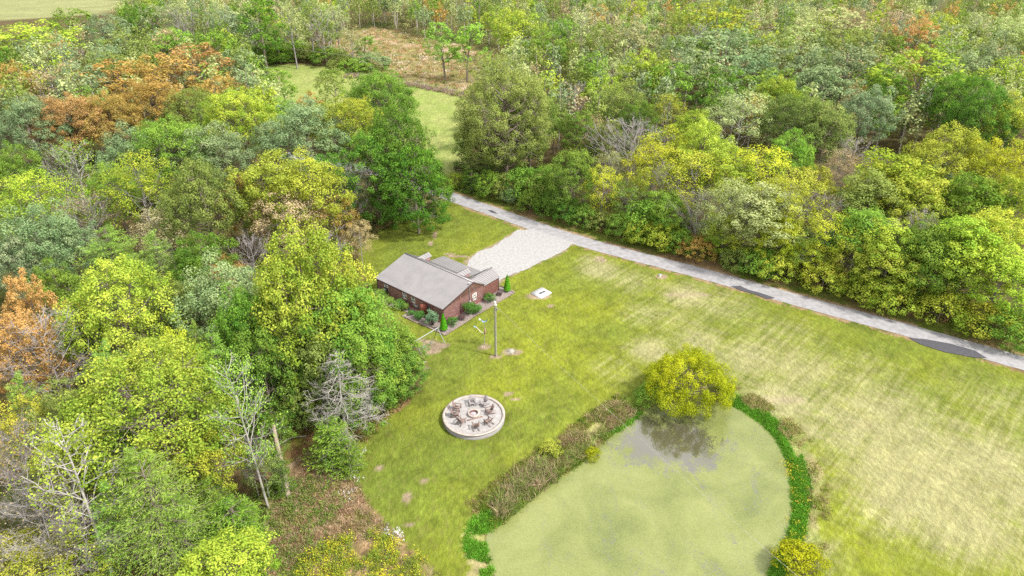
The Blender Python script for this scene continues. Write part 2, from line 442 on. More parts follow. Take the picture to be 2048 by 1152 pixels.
shape3 = GX.shape + (3,)
n_big = fbm(GX, GY, 14, 1); n_mid = fbm(GX, GY, 4.5, 2); n_sml = fbm(GX, GY, 1.4, 5, 3)
GREEN, DEEP, YELG, TAN, DIRT = C3(.19, .238, .032), C3(.125, .185, .032), C3(.24, .275, .024), C3(.40, .36, .2), C3(.38, .29, .21)
base = np.broadcast_to(C3(.10, .085, .035), shape3).copy()                 # wood floor
base = lerp(base, C3(.17, .11, .06), np.clip(n_mid * 2 - .7, 0, 1)); base = lerp(base, C3(.07, .11, .02), np.clip(n_big * 3 - 1.5, 0, 1))
lawn = lerp(np.broadcast_to(GREEN, shape3), YELG, np.clip(n_mid * 1.5 - .42, 0, 1))
W = {k: np.zeros(GX.shape) for k in ('tan', 'deep', 'yel')}
BLOBS = [  # px, py, radius m, kind, strength
    (1200, 540, 4.5, 'tan', .75), (1180, 520, 3, 'tan', .6), (1260, 560, 5, 'tan', .55), (1375, 592, 5, 'tan', .8), (1330, 575, 4, 'tan', .4), (1440, 610, 7, 'tan', .5), (1300, 625, 6, 'tan', .45), (1370, 645, 7, 'tan', .45),
    (1300, 700, 4, 'tan', .8), (1400, 680, 5, 'tan', .7), (1500, 720, 7, 'tan', .7), (1560, 680, 9, 'tan', .45), (1600, 740, 9, 'tan', .6), (1560, 800, 6, 'tan', .85), (1700, 780, 12, 'tan', .5), (1760, 850, 12, 'tan', .75),
    (1850, 960, 11, 'tan', .95), (1950, 930, 10, 'tan', .8), (1900, 1020, 8, 'tan', .95), (2020, 980, 8, 'tan', .75), (1800, 1000, 7, 'tan', .8), (2000, 820, 10, 'tan', .4), (1700, 950, 7, 'tan', .45), (1620, 860, 3, 'tan', .7), (1640, 1100, 4, 'tan', .4),
    (1750, 690, 9, 'deep', .35), (1950, 760, 9, 'deep', .3), (1850, 1110, 8, 'yel', .5), (1720, 1090, 7, 'yel', .7), (1680, 930, 5, 'yel', .5), (1750, 1050, 6, 'yel', .4),
    (1100, 640, 7, 'yel', .85), (1080, 700, 6, 'yel', .7), (1180, 620, 6, 'yel', .6), (1000, 760, 5, 'yel', .6), (1220, 740, 6, 'yel', .4), (1040, 600, 4, 'yel', .5), (1240, 740, 5, 'tan', .35),
    (930, 440, 9, 'deep', .5), (800, 500, 8, 'deep', .55), (760, 560, 6, 'deep', .6), (1000, 650, 5, 'deep', .2), (880, 900, 6, 'deep', .6), (790, 960, 7, 'deep', .8), (850, 1050, 7, 'deep', .7), (760, 900, 4, 'deep', .6),
    (900, 740, 6, 'deep', .5), (1000, 840, 4, 'deep', .6), (1060, 830, 5, 'deep', .3), (900, 1000, 5, 'deep', .4), (940, 700, 4, 'deep', .5), (890, 560, 5, 'deep', .3), (1240, 660, 5, 'deep', .5), (1150, 560, 5, 'deep', .3),
    (1500, 640, 9, 'deep', .25), (850, 1100, 5, 'yel', .4), (820, 690, 3, 'tan', .3)]
for px, py, r, k, s in BLOBS:
    c = at(px, py); q = np.hypot(GX - c[0], GY - c[1]) / r
    W[k] = np.maximum(W[k], s * np.exp(-q ** 2 * 1.1))
ca, sa = cos(.75), sin(.75)
streak = fbm((GX * ca + GY * sa) * .22, -GX * sa + GY * ca, 1.6, 21, 3)
tan_w = np.clip(W['tan'] * (.25 + 1.6 * fbm(GX, GY, 3.2, 31)) + np.where(W['tan'] > .12, (streak - .5) * 1.3, 0), 0, 1)
lawn = lerp(lawn, DEEP, np.clip(W['deep'] * (.45 + .6 * n_mid), 0, 1)); lawn = lerp(lawn, YELG * 1.12, np.clip(W['yel'] * (.4 + .9 * n_mid), 0, 1))
dryatt = np.clip(W['tan'] * 1.35, 0, 1.15) * in_lawn
lawn = lerp(lawn, GREEN * .75, np.clip((.40 - n_sml) * 2, 0, .4))
far_mask = (GY > 150)
col = base.copy(); grain = np.full(GX.shape, .55)
col = np.where(in_leafy[..., None], lerp(np.broadcast_to(C3(.24, .14, .07), shape3), C3(.17, .17, .03), np.clip(n_sml * 3 - 1.4, 0, 1)), col)
weed_c = lerp(lerp(np.broadcast_to(C3(.32, .21, .12), shape3), C3(.17, .18, .04), np.clip(n_mid * 3 - 1.3, 0, 1)), C3(.40, .30, .2), np.clip(n_sml * 3 - 1.6, 0, 1))
col = np.where(in_weed[..., None], weed_c, col)
mead = lerp(np.broadcast_to(C3(.28, .37, .09), shape3), C3(.38, .42, .14), np.clip(n_mid * 2 - .5, 0, 1))
mead = lerp(mead, C3(.14, .22, .04), np.clip(n_sml * 3 - 1.5, 0, 1) * .5)
col = np.where(in_mead[..., None], mead, col)
fld = lerp(lerp(np.broadcast_to(C3(.27, .24, .09), shape3), C3(.42, .33, .2), np.clip(n_mid * 3 - 1.4, 0, 1)), C3(.15, .19, .04), np.clip(n_big * 3 - 1.6, 0, 1))
path = pdist(GX, GY, P([(740, 75), (800, 88), (860, 96), (960, 112)]), False)
fld = np.where(((path < 1.8) & (wob > -.6))[..., None], C3(.5, .36, .25), fld)
col = np.where(in_field[..., None], fld, col)
col = np.where(in_far[..., None], np.broadcast_to(C3(.30, .32, .14), shape3), col)
vg = lerp(lerp(np.broadcast_to(C3(.14, .19, .025), shape3), C3(.27, .18, .09), np.clip((n_mid - .45) * 4 * (at(0, 0)[0] * 0 + 1), 0, 1)), C3(.2, .17, .07), np.clip(n_sml * 2 - 1, 0, 1))
col = np.where(verge[..., None], vg, col)
col = np.where(in_lawn[..., None], lawn, col); grain[in_lawn] = .34; grain[in_mead | in_far] = .3; grain[verge] = .4; grain[in_field] = .4
# tan grass line by the road and the pond, shore mud, dirt spots worn into the lawn
edge = (d_road < ROAD_W / 2 + .75 + wob * .25)
col = np.where((edge & (n_sml > .42))[..., None], C3(.34, .24, .14), col)
bankc = lerp(np.broadcast_to(C3(.22, .32, .04), shape3), C3(.42, .36, .18), np.clip(n_mid * 3 - 1.1, 0, 1))
col = np.where(((sd_pond > -.5) & (sd_pond < 2.6 + wob))[..., None], bankc, col)
col = np.where((sd_pond <= .25)[..., None], C3(.16, .13, .06), col)
for px, py, rx, ry in [(967, 694, 1.0, .7), (990, 714, .8, .5), (1022, 704, 1.3, .8), (850, 690, 2.2, 1.4), (862, 700, 1.6, 1.0), (884, 692, 1.1, .8), (846, 737, .9, .5), (1101, 612, .6, .4), (1322, 553, .9, .8), (1200, 520, .9, 1.4),
                       (815, 996, .5, .8), (870, 470, .35, 1.6), (862, 487, .4, 1.0), (915, 513, 2.0, .5), (900, 508, 1, .4), (1017, 787, .5, .4), (1032, 798, .5, .25), (1073, 592, 2.0, .9),
                       (760, 936, .4, .3), (848, 962, .5, .3), (1555, 800, 3.5, .8), (818, 1048, .6, .3), (1375, 590, 3.5, .8), (1150, 480, 1.4, 1.0)]:
    c = at(px, py); q = ((GX - c[0]) / rx) ** 2 + ((GY - c[1]) / ry) ** 2
    t = np.clip((1.25 - q + (n_sml - .5) * 1.6) * 2, 0, 1) * .95
    col = lerp(col, DIRT, t)
slab_edge = pdist(GX, GY, DRIVE); col = np.where(((slab_edge < .5) & (n_sml > .45))[..., None], C3(.33, .27, .17), col)
col *= (1 + (n_sml - .5)[..., None] * .5) * .66

nx, ny = len(xs), len(ys)
ii = np.arange(ny - 1)[:, None] * nx + np.arange(nx - 1)[None]
quads = np.stack([ii, ii + 1, ii + 1 + nx, ii + nx], -1).reshape(-1, 4)
lc = in_lawn[:-1, :-1].reshape(-1); mc = (in_mead & ~in_lawn)[:-1, :-1].reshape(-1); fc = (in_field & ~in_mead & ~in_lawn)[:-1, :-1].reshape(-1)
ffc = (in_far & ~in_lawn)[:-1, :-1].reshape(-1)
vgc = (verge & ~in_lawn)[:-1, :-1].reshape(-1)


def sheet(name, mask, label, cat='ground'):
    q = quads[mask]; u, inv = np.unique(q.reshape(-1), return_inverse=True)
    V = np.stack([GX, GY, GZ], -1).reshape(-1, 3)[u]
    mb = MB(); mb.add(V, inv.reshape(-1, 4)); o = mb.build(name, M_GROUND, smooth=True); m = o.data
    a = m.attributes.new("gcol", 'FLOAT_VECTOR', 'POINT'); a.data.foreach_set("vector", col.reshape(-1, 3)[u].astype(np.float32).reshape(-1))
    a = m.attributes.new("dry", 'FLOAT', 'POINT'); a.data.foreach_set("value", dryatt.reshape(-1)[u].astype(np.float32))
    a = m.attributes.new("grain", 'FLOAT', 'POINT'); a.data.foreach_set("value", grain.reshape(-1)[u].astype(np.float32))
    return tag(o, label, cat, kind='structure')


sheet('lawn', lc, 'mown lawn with green, yellow and dry tan patches round the house and pond')
sheet('meadow', mc & ~lc, 'pale green meadow behind the woods, left of the big round tree')
sheet('field', fc & ~mc & ~lc, 'tan rough field with a dirt track behind the meadow fence')
sheet('far_field', ffc & ~fc & ~mc & ~lc, 'pale hay field along the upper left edge')
sheet('road_verge', vgc & ~fc & ~mc & ~lc & ~ffc, 'grass and leaf litter verge between the road and the hedge')
sheet('ground', ~(lc | mc | fc | ffc | vgc), 'leaf littered woodland floor')

# pond water with duckweed
m, N, L, out = nmat("pond_water")
tc = N.new("ShaderNodeTexCoord")
wat = N.new("ShaderNodeBsdfPrincipled"); wat.inputs["Base Color"].default_value = (.055, .05, .035, 1); wat.inputs["Roughness"].default_value = .06; wat.inputs["IOR"].default_value = 1.85
wat.inputs["Specular IOR Level"].default_value = 1.0
dk = N.new("ShaderNodeBsdfPrincipled"); dk.inputs["Roughness"].default_value = .28; dk.inputs["Specular IOR Level"].default_value = .4


def _noise(scale, det=4, rough=.6, stretch=(1, 1, 1), dist=0.0):
    mp = N.new("ShaderNodeMapping"); mp.inputs["Scale"].default_value = stretch
    n = N.new("ShaderNodeTexNoise"); n.inputs["Scale"].default_value = scale; n.inputs["Detail"].default_value = det; n.inputs["Roughness"].default_value = rough; n.inputs["Distortion"].default_value = dist
    L.new(tc.outputs["Object"], mp.inputs["Vector"]); L.new(mp.outputs["Vector"], n.inputs["Vector"]); return n.outputs["Fac"]


def _mth(op, a, b=None, c=None):
    n = N.new("ShaderNodeMath"); n.operation = op
    for i, q in enumerate((a, b, c)):
        if q is None: continue
        if isinstance(q, (int, float)): n.inputs[i].default_value = q
        else: L.new(q, n.inputs[i])
    return n.outputs[0]


cr = N.new("ShaderNodeValToRGB"); e = cr.color_ramp.elements
e[0].position = .36; e[0].color = (.095, .115, .032, 1); e[1].position = .66; e[1].color = (.22, .235, .09, 1)
k = cr.color_ramp.elements.new(.5); k.color = (.155, .178, .055, 1)
L.new(_mth('ADD', _mth('MULTIPLY', _noise(.16, 5, .6, (1, 1, 1), .6), .5), _mth('MULTIPLY', _noise(7, 3, .8), .5)), cr.inputs["Fac"]); L.new(cr.outputs["Color"], dk.inputs["Base Color"])
# open water in front of the willow: distance from its middle, in metres
c = at(1338, 884, POND_Z); sp = N.new("ShaderNodeSeparateXYZ"); L.new(tc.outputs["Object"], sp.inputs[0])
ex_ = _mth('DIVIDE', _mth('SUBTRACT', sp.outputs[0], float(c[0])), 7.4); ey_ = _mth('DIVIDE', _mth('SUBTRACT', sp.outputs[1], float(c[1])), 5.8)
rr = _mth('ADD', _mth('MULTIPLY', ex_, ex_), _mth('MULTIPLY', ey_, ey_))
opn = _mth('ADD', _mth('SUBTRACT', 1.0, rr), _mth('MULTIPLY', _mth('SUBTRACT', _noise(.45, 5, .65), .5), 2.2))   # about 1 in the middle, below 0 outside
opn = _mth('MINIMUM', _mth('MAXIMUM', opn, 0.0), 1.0)
swirl = _mth('MULTIPLY', _mth('SUBTRACT', _noise(.28, 5, .65, (1, .45, 1), 1.6), .5), .72)
spk = _noise(5.5, 3, .9)
thr = _mth('SUBTRACT', .615, _mth('ADD', _mth('MULTIPLY', opn, .36), swirl))
mr = N.new("ShaderNodeMapRange"); mr.interpolation_type = 'SMOOTHSTEP'; mr.inputs["From Max"].default_value = .09; L.new(_mth('SUBTRACT', spk, thr), mr.inputs["Value"]); mr.inputs["To Max"].default_value = .92
ms = N.new("ShaderNodeMixShader"); L.new(mr.outputs[0], ms.inputs[0]); L.new(dk.outputs[0], ms.inputs[1]); L.new(wat.outputs[0], ms.inputs[2]); L.new(ms.outputs[0], out.inputs["Surface"])
M_POND = m
pp = np.array(POND); cen = pp.mean(0); ring = cen + (pp - cen) * 1.03
mb = MB(); V = [(x, y, POND_Z) for x, y in ring] + [(cen[0], cen[1], POND_Z)]; n = len(ring)
mb.add(V, [(i, (i + 1) % n, n, n) for i in range(n)])
tag(mb.build('pond_water', M_POND), 'pond water covered with pale green duckweed and a dark open patch', 'pond', kind='structure')

# road
M_ROAD = simple('road', (.265, .262, .275), .9, .18, 1.2, .1, stretch=(1, 1, 1), col2=(.195, .192, .203), detail=8)
M_PATCH = simple('tar_patch', (.05, .05, .06), .85, .2, 5, .2)
M_GRAVEL = simple('gravel', (.35, .347, .355), .95, .1, 2.4, .4, col2=(.17, .163, .158), detail=12)
nt = M_GRAVEL.node_tree; nt.nodes["Color Ramp"].color_ramp.elements[0].position = .38; nt.nodes["Color Ramp"].color_ramp.elements[1].position = .60
nt.nodes["Noise Texture"].inputs["Roughness"].default_value = .93


def strip(center, w, z, jit=0.0, seed=1, step=.5):
    pts = np.array(center); seg = np.hypot(*np.diff(pts, axis=0).T); s = np.concatenate([[0], np.cumsum(seg)])
    t = np.arange(0, s[-1], step); p = np.stack([np.interp(t, s, pts[:, 0]), np.interp(t, s, pts[:, 1])], 1)
    d = np.gradient(p, axis=0); d /= np.linalg.norm(d, axis=1)[:, None]; nn = np.stack([-d[:, 1], d[:, 0]], 1)
    r = np.random.default_rng(seed); e1 = (fbm(t, t * 0, 1.5, seed) - .5) * jit * 2; e2 = (fbm(t, t * 0 + 9, 1.5, seed + 3) - .5) * jit * 2
    cols = [p + nn * (w / 2 + e1)[:, None], p + nn * w / 6, p - nn * w / 6, p - nn * (w / 2 + e2)[:, None]]
    zz = [z, z + .03, z + .03, z]
    V = np.concatenate([np.column_stack([c_, np.full(len(c_), h)]) for c_, h in zip(cols, zz)]); n = len(p)
    F = [(k * n + i, k * n + i + 1, (k + 1) * n + i + 1, (k + 1) * n + i) for k in range(3) for i in range(n - 1)]
    F = [f[::-1] for f in F]
    return V, F


mb = MB(); mb.add(*strip(ROAD_C, ROAD_W, .03, .16)); ro = tag(mb.build('road', M_ROAD), 'narrow grey asphalt lane running past the lawn', 'road', kind='structure')


def blob_sheet(poly, z, jit, seed, step=.3):
    p = np.array(poly); q = np.roll(p, -1, 0); out_ = []
    for a, b in zip(p, q):
        k = max(1, int(np.hypot(*(b - a)) / step)); out_ += [a + (b - a) * i / k for i in range(k)]
    o = np.array(out_); c_ = o.mean(0); o = c_ + (o - c_) * (1 + ((fbm(o[:, 0], o[:, 1], 1.6, seed, 5) - .5) * jit)[:, None])
    return o, c_


def patch(name, poly, z, mat, jit=.15, seed=3, parent=None):
    o, c_ = blob_sheet(poly, z, jit, seed); n = len(o)
    mb = MB(); mb.add([(x, y, z) for x, y in o] + [(c_[0], c_[1], z)], [(i, (i + 1) % n, n, n) for i in range(n)])
    return mb.build(name, mat, parent)


patch('tar_patch', P([(1817, 676), (1850, 679), (1900, 688), (1950, 702), (1974, 717), (1950, 716), (1890, 705), (1840, 689)]), .072, M_PATCH, .05, 3, ro)
patch('tar_patch', P([(1461, 573), (1480, 572), (1495, 580), (1520, 586), (1552, 597), (1535, 599), (1510, 589), (1480, 581)]), .072, M_PATCH, .1, 4, ro)
patch('tar_patch', P([(974, 421), (984, 421), (996, 428), (986, 427)]), .072, M_PATCH, .1, 5, ro)
dr = patch('gravel_driveway', DRIVE, .045, M_GRAVEL, .22, 8)
tag(dr, 'white crushed stone driveway between the house and the lane', 'driveway', kind='structure')

# ------------------------------------------------------------------ house
M_WALL = simple('stained_boards', (.42, .23, .21), .8, .3, 1.2, .0, stretch=(1, 1, 14), col2=(.21, .10, .10), detail=6)
M_ROOFM = simple('roof_metal', (.225, .215, .222), .42, .08, .6, 0, metal=.25)
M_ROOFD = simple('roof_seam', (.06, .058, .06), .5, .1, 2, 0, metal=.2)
M_TRIM = simple('dark_trim', (.07, .04, .04), .7, .2, 3)
M_WHITE = simple('white_paint', (.72, .70, .66), .5, .05, 3)
M_GLASS = simple('window_glass', (.035, .04, .05), .08, .3, 1.5, spec=.9)
M_REDW = simple('red_door_wood', (.26, .07, .045), .6, .3, 4, stretch=(1, 1, 6))
M_GREY = simple('grey_metal', (.24, .24, .245), .45, .1, 5)
M_BLACK = simple('black_plastic_and_dark_opening', (.03, .03, .035), .5, .1, 5)
M_CONC = simple('concrete', (.43, .43, .44), .9, .12, 2.5, .1)
M_BEDST = simple('bed_stones', (.33, .28, .265), .95, .1, 3.5, .8, col2=(.09, .07, .06), detail=10)
M_BEDST.node_tree.nodes["Noise Texture"].inputs["Roughness"].default_value = .85
M_TIMB = simple('timber_edging', (.2, .155, .135), .85, .3, 3, .2)
M_WOOD = simple('weathered_wood', (.24, .19, .165), .8, .3, 5, .2)

HR = radians(50.6)
F0 = (-9.93, 84.9)
house = empty('house', (F0[0], F0[1], 0), HR, 'low dark red board house with grey ribbed metal roofs beside the white driveway', 'house')
HL, HD = 14.3, 12.3            # long wall (local Y), gable wall (local X)
RX, RZ, BX, EZ = 6.3, 4.2, 8.9, 2.62   # ridge, back wall, eave height


def H2W(x, y, z=0.0):
    c, s = cos(HR), sin(HR)
    return np.array((F0[0] + c * x - s * y, F0[1] + s * x + c * y, z))


def wall_lap(mb, p0, p1, zt0, zt1, nrm, z0=0.0, h=.19, holes=()):
    """wall of lapped boards from p0 to p1; the top runs from zt0 to zt1 (list of (t, z) allowed)"""
    p0 = np.array(p0, float); p1 = np.array(p1, float); n_ = np.array(nrm, float)
    top = zt0 if isinstance(zt0, list) else [(0, zt0), (1, zt1)]
    tt = [a for a, _ in top]; tz = [b for _, b in top]
    z = z0
    while z < max(tz):
        z2 = min(z + h, max(tz))
        # x-range where the wall is at least this high
        ts = np.linspace(0, 1, 61); ok = np.interp(ts, tt, tz) >= z + .02
        if not ok.any(): break
        a0, a1 = ts[ok][0], ts[ok][-1]
        ok2 = np.interp(ts, tt, tz) >= z2 - .005
        b0, b1 = (ts[ok2][0], ts[ok2][-1]) if ok2.any() else ((a0 + a1) / 2, (a0 + a1) / 2)
        P0 = p0 + (p1 - p0) * a0; P1 = p0 + (p1 - p0) * a1; Q0 = p0 + (p1 - p0) * b0; Q1 = p0 + (p1 - p0) * b1
        o1, o2 = n_ * .035, n_ * .008
        v = [(*(P0 + o1), z), (*(P1 + o1), z), (*(Q1 + o2), z2), (*(Q0 + o2), z2), (*P0, z), (*P1, z)]
        mb.add(v, [(0, 1, 2, 3), (4, 5, 1, 0)])
        z += h
    return mb


mb = MB()
wall_lap(mb, (0, HL), (0, 0), EZ, EZ, (-1, 0))
wall_lap(mb, (0, 0), (BX, 0), [(0, EZ), (RX / BX, RZ), (1, EZ)], None, (0, -1))
wall_lap(mb, (BX, HL), (0, HL), [(0, EZ), (1 - RX / BX, RZ), (1, EZ)], None, (0, 1))
wall_lap(mb, (BX, 2.95), (BX, HL), EZ, EZ, (1, 0))
mb.box(.05, BX - .05, .05, HL - .05, 0, EZ - .05)
mb.build('wall', M_WALL, house)
for s, (x, y) in enumerate(((0, 0), (0, HL), (BX, HL))):
    q = MB(); q.box(x - .07, x + .07, y - .07, y + .07, 0, EZ - .02); q.build('corner_board', M_TRIM, house)
q = MB(); q.box(-.05, BX, -.065, -.045, .0, .16); q.box(-.065, -.045, -.045, HL, 0, .16); q.build('skirting_board', M_REDW, house)


def metal_roof(name, e0, e1, r0, r1, parent, thick=.07, pitch=.46):
    """ribbed sheet: eave edge e0-e1, upper edge r0-r1"""
    e0, e1, r0, r1 = map(lambda a: np.array(a, float), (e0, e1, r0, r1))
    nrm = np.cross(e1 - e0, r0 - e0); nrm /= np.linalg.norm(nrm)
    if nrm[2] < 0: nrm = -nrm
    mb = MB(); L_ = max(np.linalg.norm(e1 - e0), np.linalg.norm(r1 - r0)); n = max(2, int(L_ / pitch)); prof = []
    for i in range(n):
        prof += [(i / n, 0, 0), ((i + .62) / n, 0, 0), ((i + .70) / n, .035, 1), ((i + .86) / n, .035, 1), ((i + .94) / n, 0, 1)]
    prof.append((1, 0, 0))
    V = []
    for t, h, _ in prof:
        V += [e0 + (e1 - e0) * t + nrm * h, r0 + (r1 - r0) * t + nrm * h]
    F = []; 
    for i in range(len(prof) - 1): F.append((2 * i, 2 * i + 2, 2 * i + 3, 2 * i + 1))
    V = np.array(V)
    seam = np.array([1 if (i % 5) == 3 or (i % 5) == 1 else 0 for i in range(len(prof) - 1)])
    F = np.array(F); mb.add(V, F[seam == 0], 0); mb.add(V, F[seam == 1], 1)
    lo = [p - nrm * thick for p in (e0, e1, r1, r0)]; hi = [p - nrm * .004 for p in (e0, e1, r1, r0)]
    mb.add(hi + lo, [(0, 1, 2, 3), (7, 6, 5, 4), (0, 4, 5, 1), (1, 5, 6, 2), (2, 6, 7, 3), (3, 7, 4, 0)], 1)
    return mb.build(name, [M_ROOFM, M_ROOFD], parent)


rt = .1
sl = (RZ - EZ) / RX
roof = metal_roof('roof', (-.3, -.22, EZ + rt - .3 * sl), (-.3, HL + .25, EZ + rt - .3 * sl), (RX, -.22, RZ + rt), (RX, HL + .25, RZ + rt), house)
metal_roof('roof', (BX + .15, HL + .25, EZ + rt - .05), (BX + .15, 2.9, EZ + rt - .05), (RX, HL + .25, RZ + rt), (RX, 2.9, RZ + rt), house)
q = MB(); v = [(RX, -.22, RZ + rt), (RX, 2.9, RZ + rt), (BX, 2.9, EZ + rt), (BX, -.22, EZ + rt), (RX, -.22, RZ), (RX, 2.9, RZ), (BX, 2.9, EZ), (BX, -.22, EZ)]
q.add(v, [(0, 1, 2, 3), (7, 6, 5, 4), (0, 3, 7, 4), (1, 5, 6, 2), (3, 2, 6, 7)]); q.build('roof', M_ROOFM, house)
q = MB(); q.obox((RX, -.24, RZ + rt + .04), (RX, HL + .27, RZ + rt + .04), .3, .05); q.build('ridge_cap', M_ROOFM, house)
q = MB(); q.obox((-.3, -.25, EZ + rt - .2), (RX, -.25, RZ + rt - .09), .05, .2); q.build('barge_board', M_TRIM, house)
q = MB(); q.obox((-.33, -.2, EZ + rt - .18), (-.33, HL + .2, EZ + rt - .18), .06, .16); q.build('fascia', M_TRIM, house)
# rear wing
wing = empty('rear_wing', (0, 0, 0)); wing.parent = house
WW, WZ = 3.0, 3.45
mb = MB(); wall_lap(mb, (BX, 0), (HD, 0), EZ - .1, EZ - .1, (0, -1)); wall_lap(mb, (HD, 0), (HD, WW), [(0, EZ - .1), (.5, WZ), (1, EZ - .1)], None, (1, 0)); wall_lap(mb, (HD, WW), (BX, WW), EZ - .1, EZ - .1, (0, 1))
mb.box(BX + .01, HD - .05, .05, WW - .05, 0, EZ - .15)
M_WALL2 = simple('redder_boards', (.33, .15, .12), .8, .3, 1.2, .0, stretch=(1, 1, 14), col2=(.15, .06, .055), detail=6)
mb.build('wall', M_WALL2, wing)
metal_roof('roof', (HD + .25, -.22, EZ - .12), (RX + 2.45, -.22, EZ - .12), (HD + .25, WW / 2, WZ + .1), (RX + 1.15, WW / 2, WZ + .1), wing)
metal_roof('roof', (RX + 2.45, WW + .22, EZ - .12), (HD + .25, WW + .22, EZ - .12), (RX + 1.15, WW / 2, WZ + .1), (HD + .25, WW / 2, WZ + .1), wing)
q = MB(); q.obox((RX + 1.15, WW / 2, WZ + .13), (HD + .27, WW / 2, WZ + .13), .22, .05); q.build('ridge_cap', M_ROOFM, wing)
q = MB(); q.box(HD - .06, HD + .06, -.07, .06, 0, EZ - .12); q.build('corner_board', M_TRIM, wing)
# porch with its own roof
porch = empty('back_porch', (0, 0, 0)); porch.parent = house
metal_roof('porch_roof', (12.25, 11.9, 2.28), (12.25, 3.35, 2.28), (BX + .1, 11.9, 2.66), (BX + .1, 3.35, 2.66), porch)
for y in (3.6, 6.3, 9.0, 11.7):
    q = MB(); q.box(12.0, 12.14, y - .07, y + .07, .2, 2.2); q.build('post', M_TRIM, porch)
q = MB(); q.box(BX + .05, 12.2, 3.3, 12, .0, .2); q.build('deck', M_WOOD, porch)
for yc_ in (4.15, 12.75):
    d = empty('dormer', (0, yc_, 0)); d.parent = house
    metal_roof('roof', (9.75, -.75, 3.2), (7.55, -.75, 3.2), (9.75, 0, 3.72), (7.1, 0, 3.72), d)
    metal_roof('roof', (7.55, .75, 3.2), (9.75, .75, 3.2), (7.1, 0, 3.72), (9.75, 0, 3.72), d)
    q = MB(); q.box(7.7, 9.5, -.6, .6, 2.3, 3.18); q.add([(9.5, -.6, 3.18), (9.5, .6, 3.18), (9.5, 0, 3.62)], [(0, 1, 2)]); q.build('wall', M_WALL, d)


def window(y=None, x=None, z=1.0, w=.85, h=1.15, parent=house):
    """on the long wall (y given) or the gable wall (x given)"""
    def B(q, a0, a1, z0, z1, d0, d1):
        if y is not None: q.box(-d1, -d0, y + a0, y + a1, z0, z1)
        else: q.box(x + a0, x + a1, -d1, -d0, z0, z1)
    q = MB()
    t = .1
    B(q, -w / 2, w / 2, z, z + t, .0, .075); B(q, -w / 2, w / 2, z + h - t, z + h, 0, .075); B(q, -w / 2, -w / 2 + t, z + t, z + h - t, 0, .075); B(q, w / 2 - t, w / 2, z + t, z + h - t, 0, .075)
    f = q.build('window', M_WHITE, parent)
    q = MB(); B(q, -w / 2 + t, w / 2 - t, z + t, z + h - t, .0, .045); q.build('pane', M_GLASS, f)
    q = MB(); B(q, -w / 2 + t, w / 2 - t, z + h / 2 - .045, z + h / 2 + .045, .046, .07); B(q, -.03, .03, z + t, z + h / 2 - .045, .046, .066); B(q, -.03, .03, z + h / 2 + .045, z + h - t, .046, .066)
    for zz in (.27, .73): B(q, -w / 2 + t, -.03, z + h * zz - .02, z + h * zz + .02, .046, .066); B(q, .03, w / 2 - t, z + h * zz - .02, z + h * zz + .02, .046, .066)
    q.build('sash_bars', M_WHITE, f)
    return f


window(y=12.25, z=1.15); window(y=8.15, z=1.15); window(y=6.25, z=1.15); window(x=6.65, z=.95)
q = MB(); q.box(-.5, -.045, 11.85, 12.45, 1.2, 1.65); ac = q.build('air_conditioner', M_BLACK, house)
q = MB(); q.box(-.52, -.501, 11.9, 12.4, 1.25, 1.6); q.build('grille', M_GREY, ac)
q = MB(); q.box(-.16, -.04, 5.3, 6.2, .45, 1.0); tag(q.build('utility_box', M_GREY, house), 'grey flat utility panel under the windows')
# doorway and the two red doors
q = MB(); q.box(-.075, -.03, 2.35, 3.35, .05, 2.1); dw = q.build('doorway', M_BLACK, house)  # solid black panel: the shade inside the open doorway put in as colour
q = MB(); q.box(-.12, -.035, 2.22, 2.35, .0, 2.2); q.box(-.12, -.035, 3.35, 3.48, 0, 2.2); q.box(-.12, -.035, 2.35, 3.35, 2.1, 2.2); q.build('door_frame', M_REDW, house)
q = MB(); q.obox((-.1, 3.42, 1.08), (-.75, 3.95, 1.08), .05, 2.0); dd = q.build('door', M_REDW, house)
q = MB(); q.box(-.74, -.70, 3.78, 3.84, 1.0, 1.1); q.build('handle', M_GREY, dd)
# conduit, meter, gable bracing
q = MB(); q.tube([(5.55, -.1, .2), (5.55, -.1, 4.4)], .045, 8); pm = q.build('service_mast', M_GREY, house)
q = MB(); q.box(5.4, 5.7, -.2, -.05, .9, 1.35); q.build('meter_box', M_GREY, pm)
q = MB(); q.lathe([(.001, 0), (.12, 0), (.12, .12), (.001, .16)], 12, (5.55, -.12, 4.38)); q.build('weather_head', M_WHITE, pm)
q = MB(); q.obox((3.55, -.06, .1), (3.55, -.06, 3.2), .09, .05); q.build('trim_strip', M_WALL2, house)
q = MB(); q.obox((BX - .05, -.06, .1), (BX - .05, -.06, EZ - .1), .1, .05); q.build('trim_strip', M_WALL2, house)
# stone beds and timber edging
BED = [(-2.55, 6.2), (-2.35, 2.9), (-2.1, -2.3), (3.8, -2.1), (13.35, -2.3), (13.45, .6), (12.35, .6), (12.35, -.05), (-.04, -.05), (-.04, 14.9), (-1.9, 14.9), (-1.8, 10.2), (-1.3, 6.3)]
bw = [tuple(H2W(x, y)[:2]) for x, y in BED]


def poly_sheet(name, poly, z, mat):
    import mathutils.geometry as mg
    tri = mg.tessellate_polygon([[(x, y, 0) for x, y in poly]])
    mb = MB(); mb.add([(x, y, z) for x, y in poly], [tuple(t) for t in tri])
    return mb.build(name, mat)


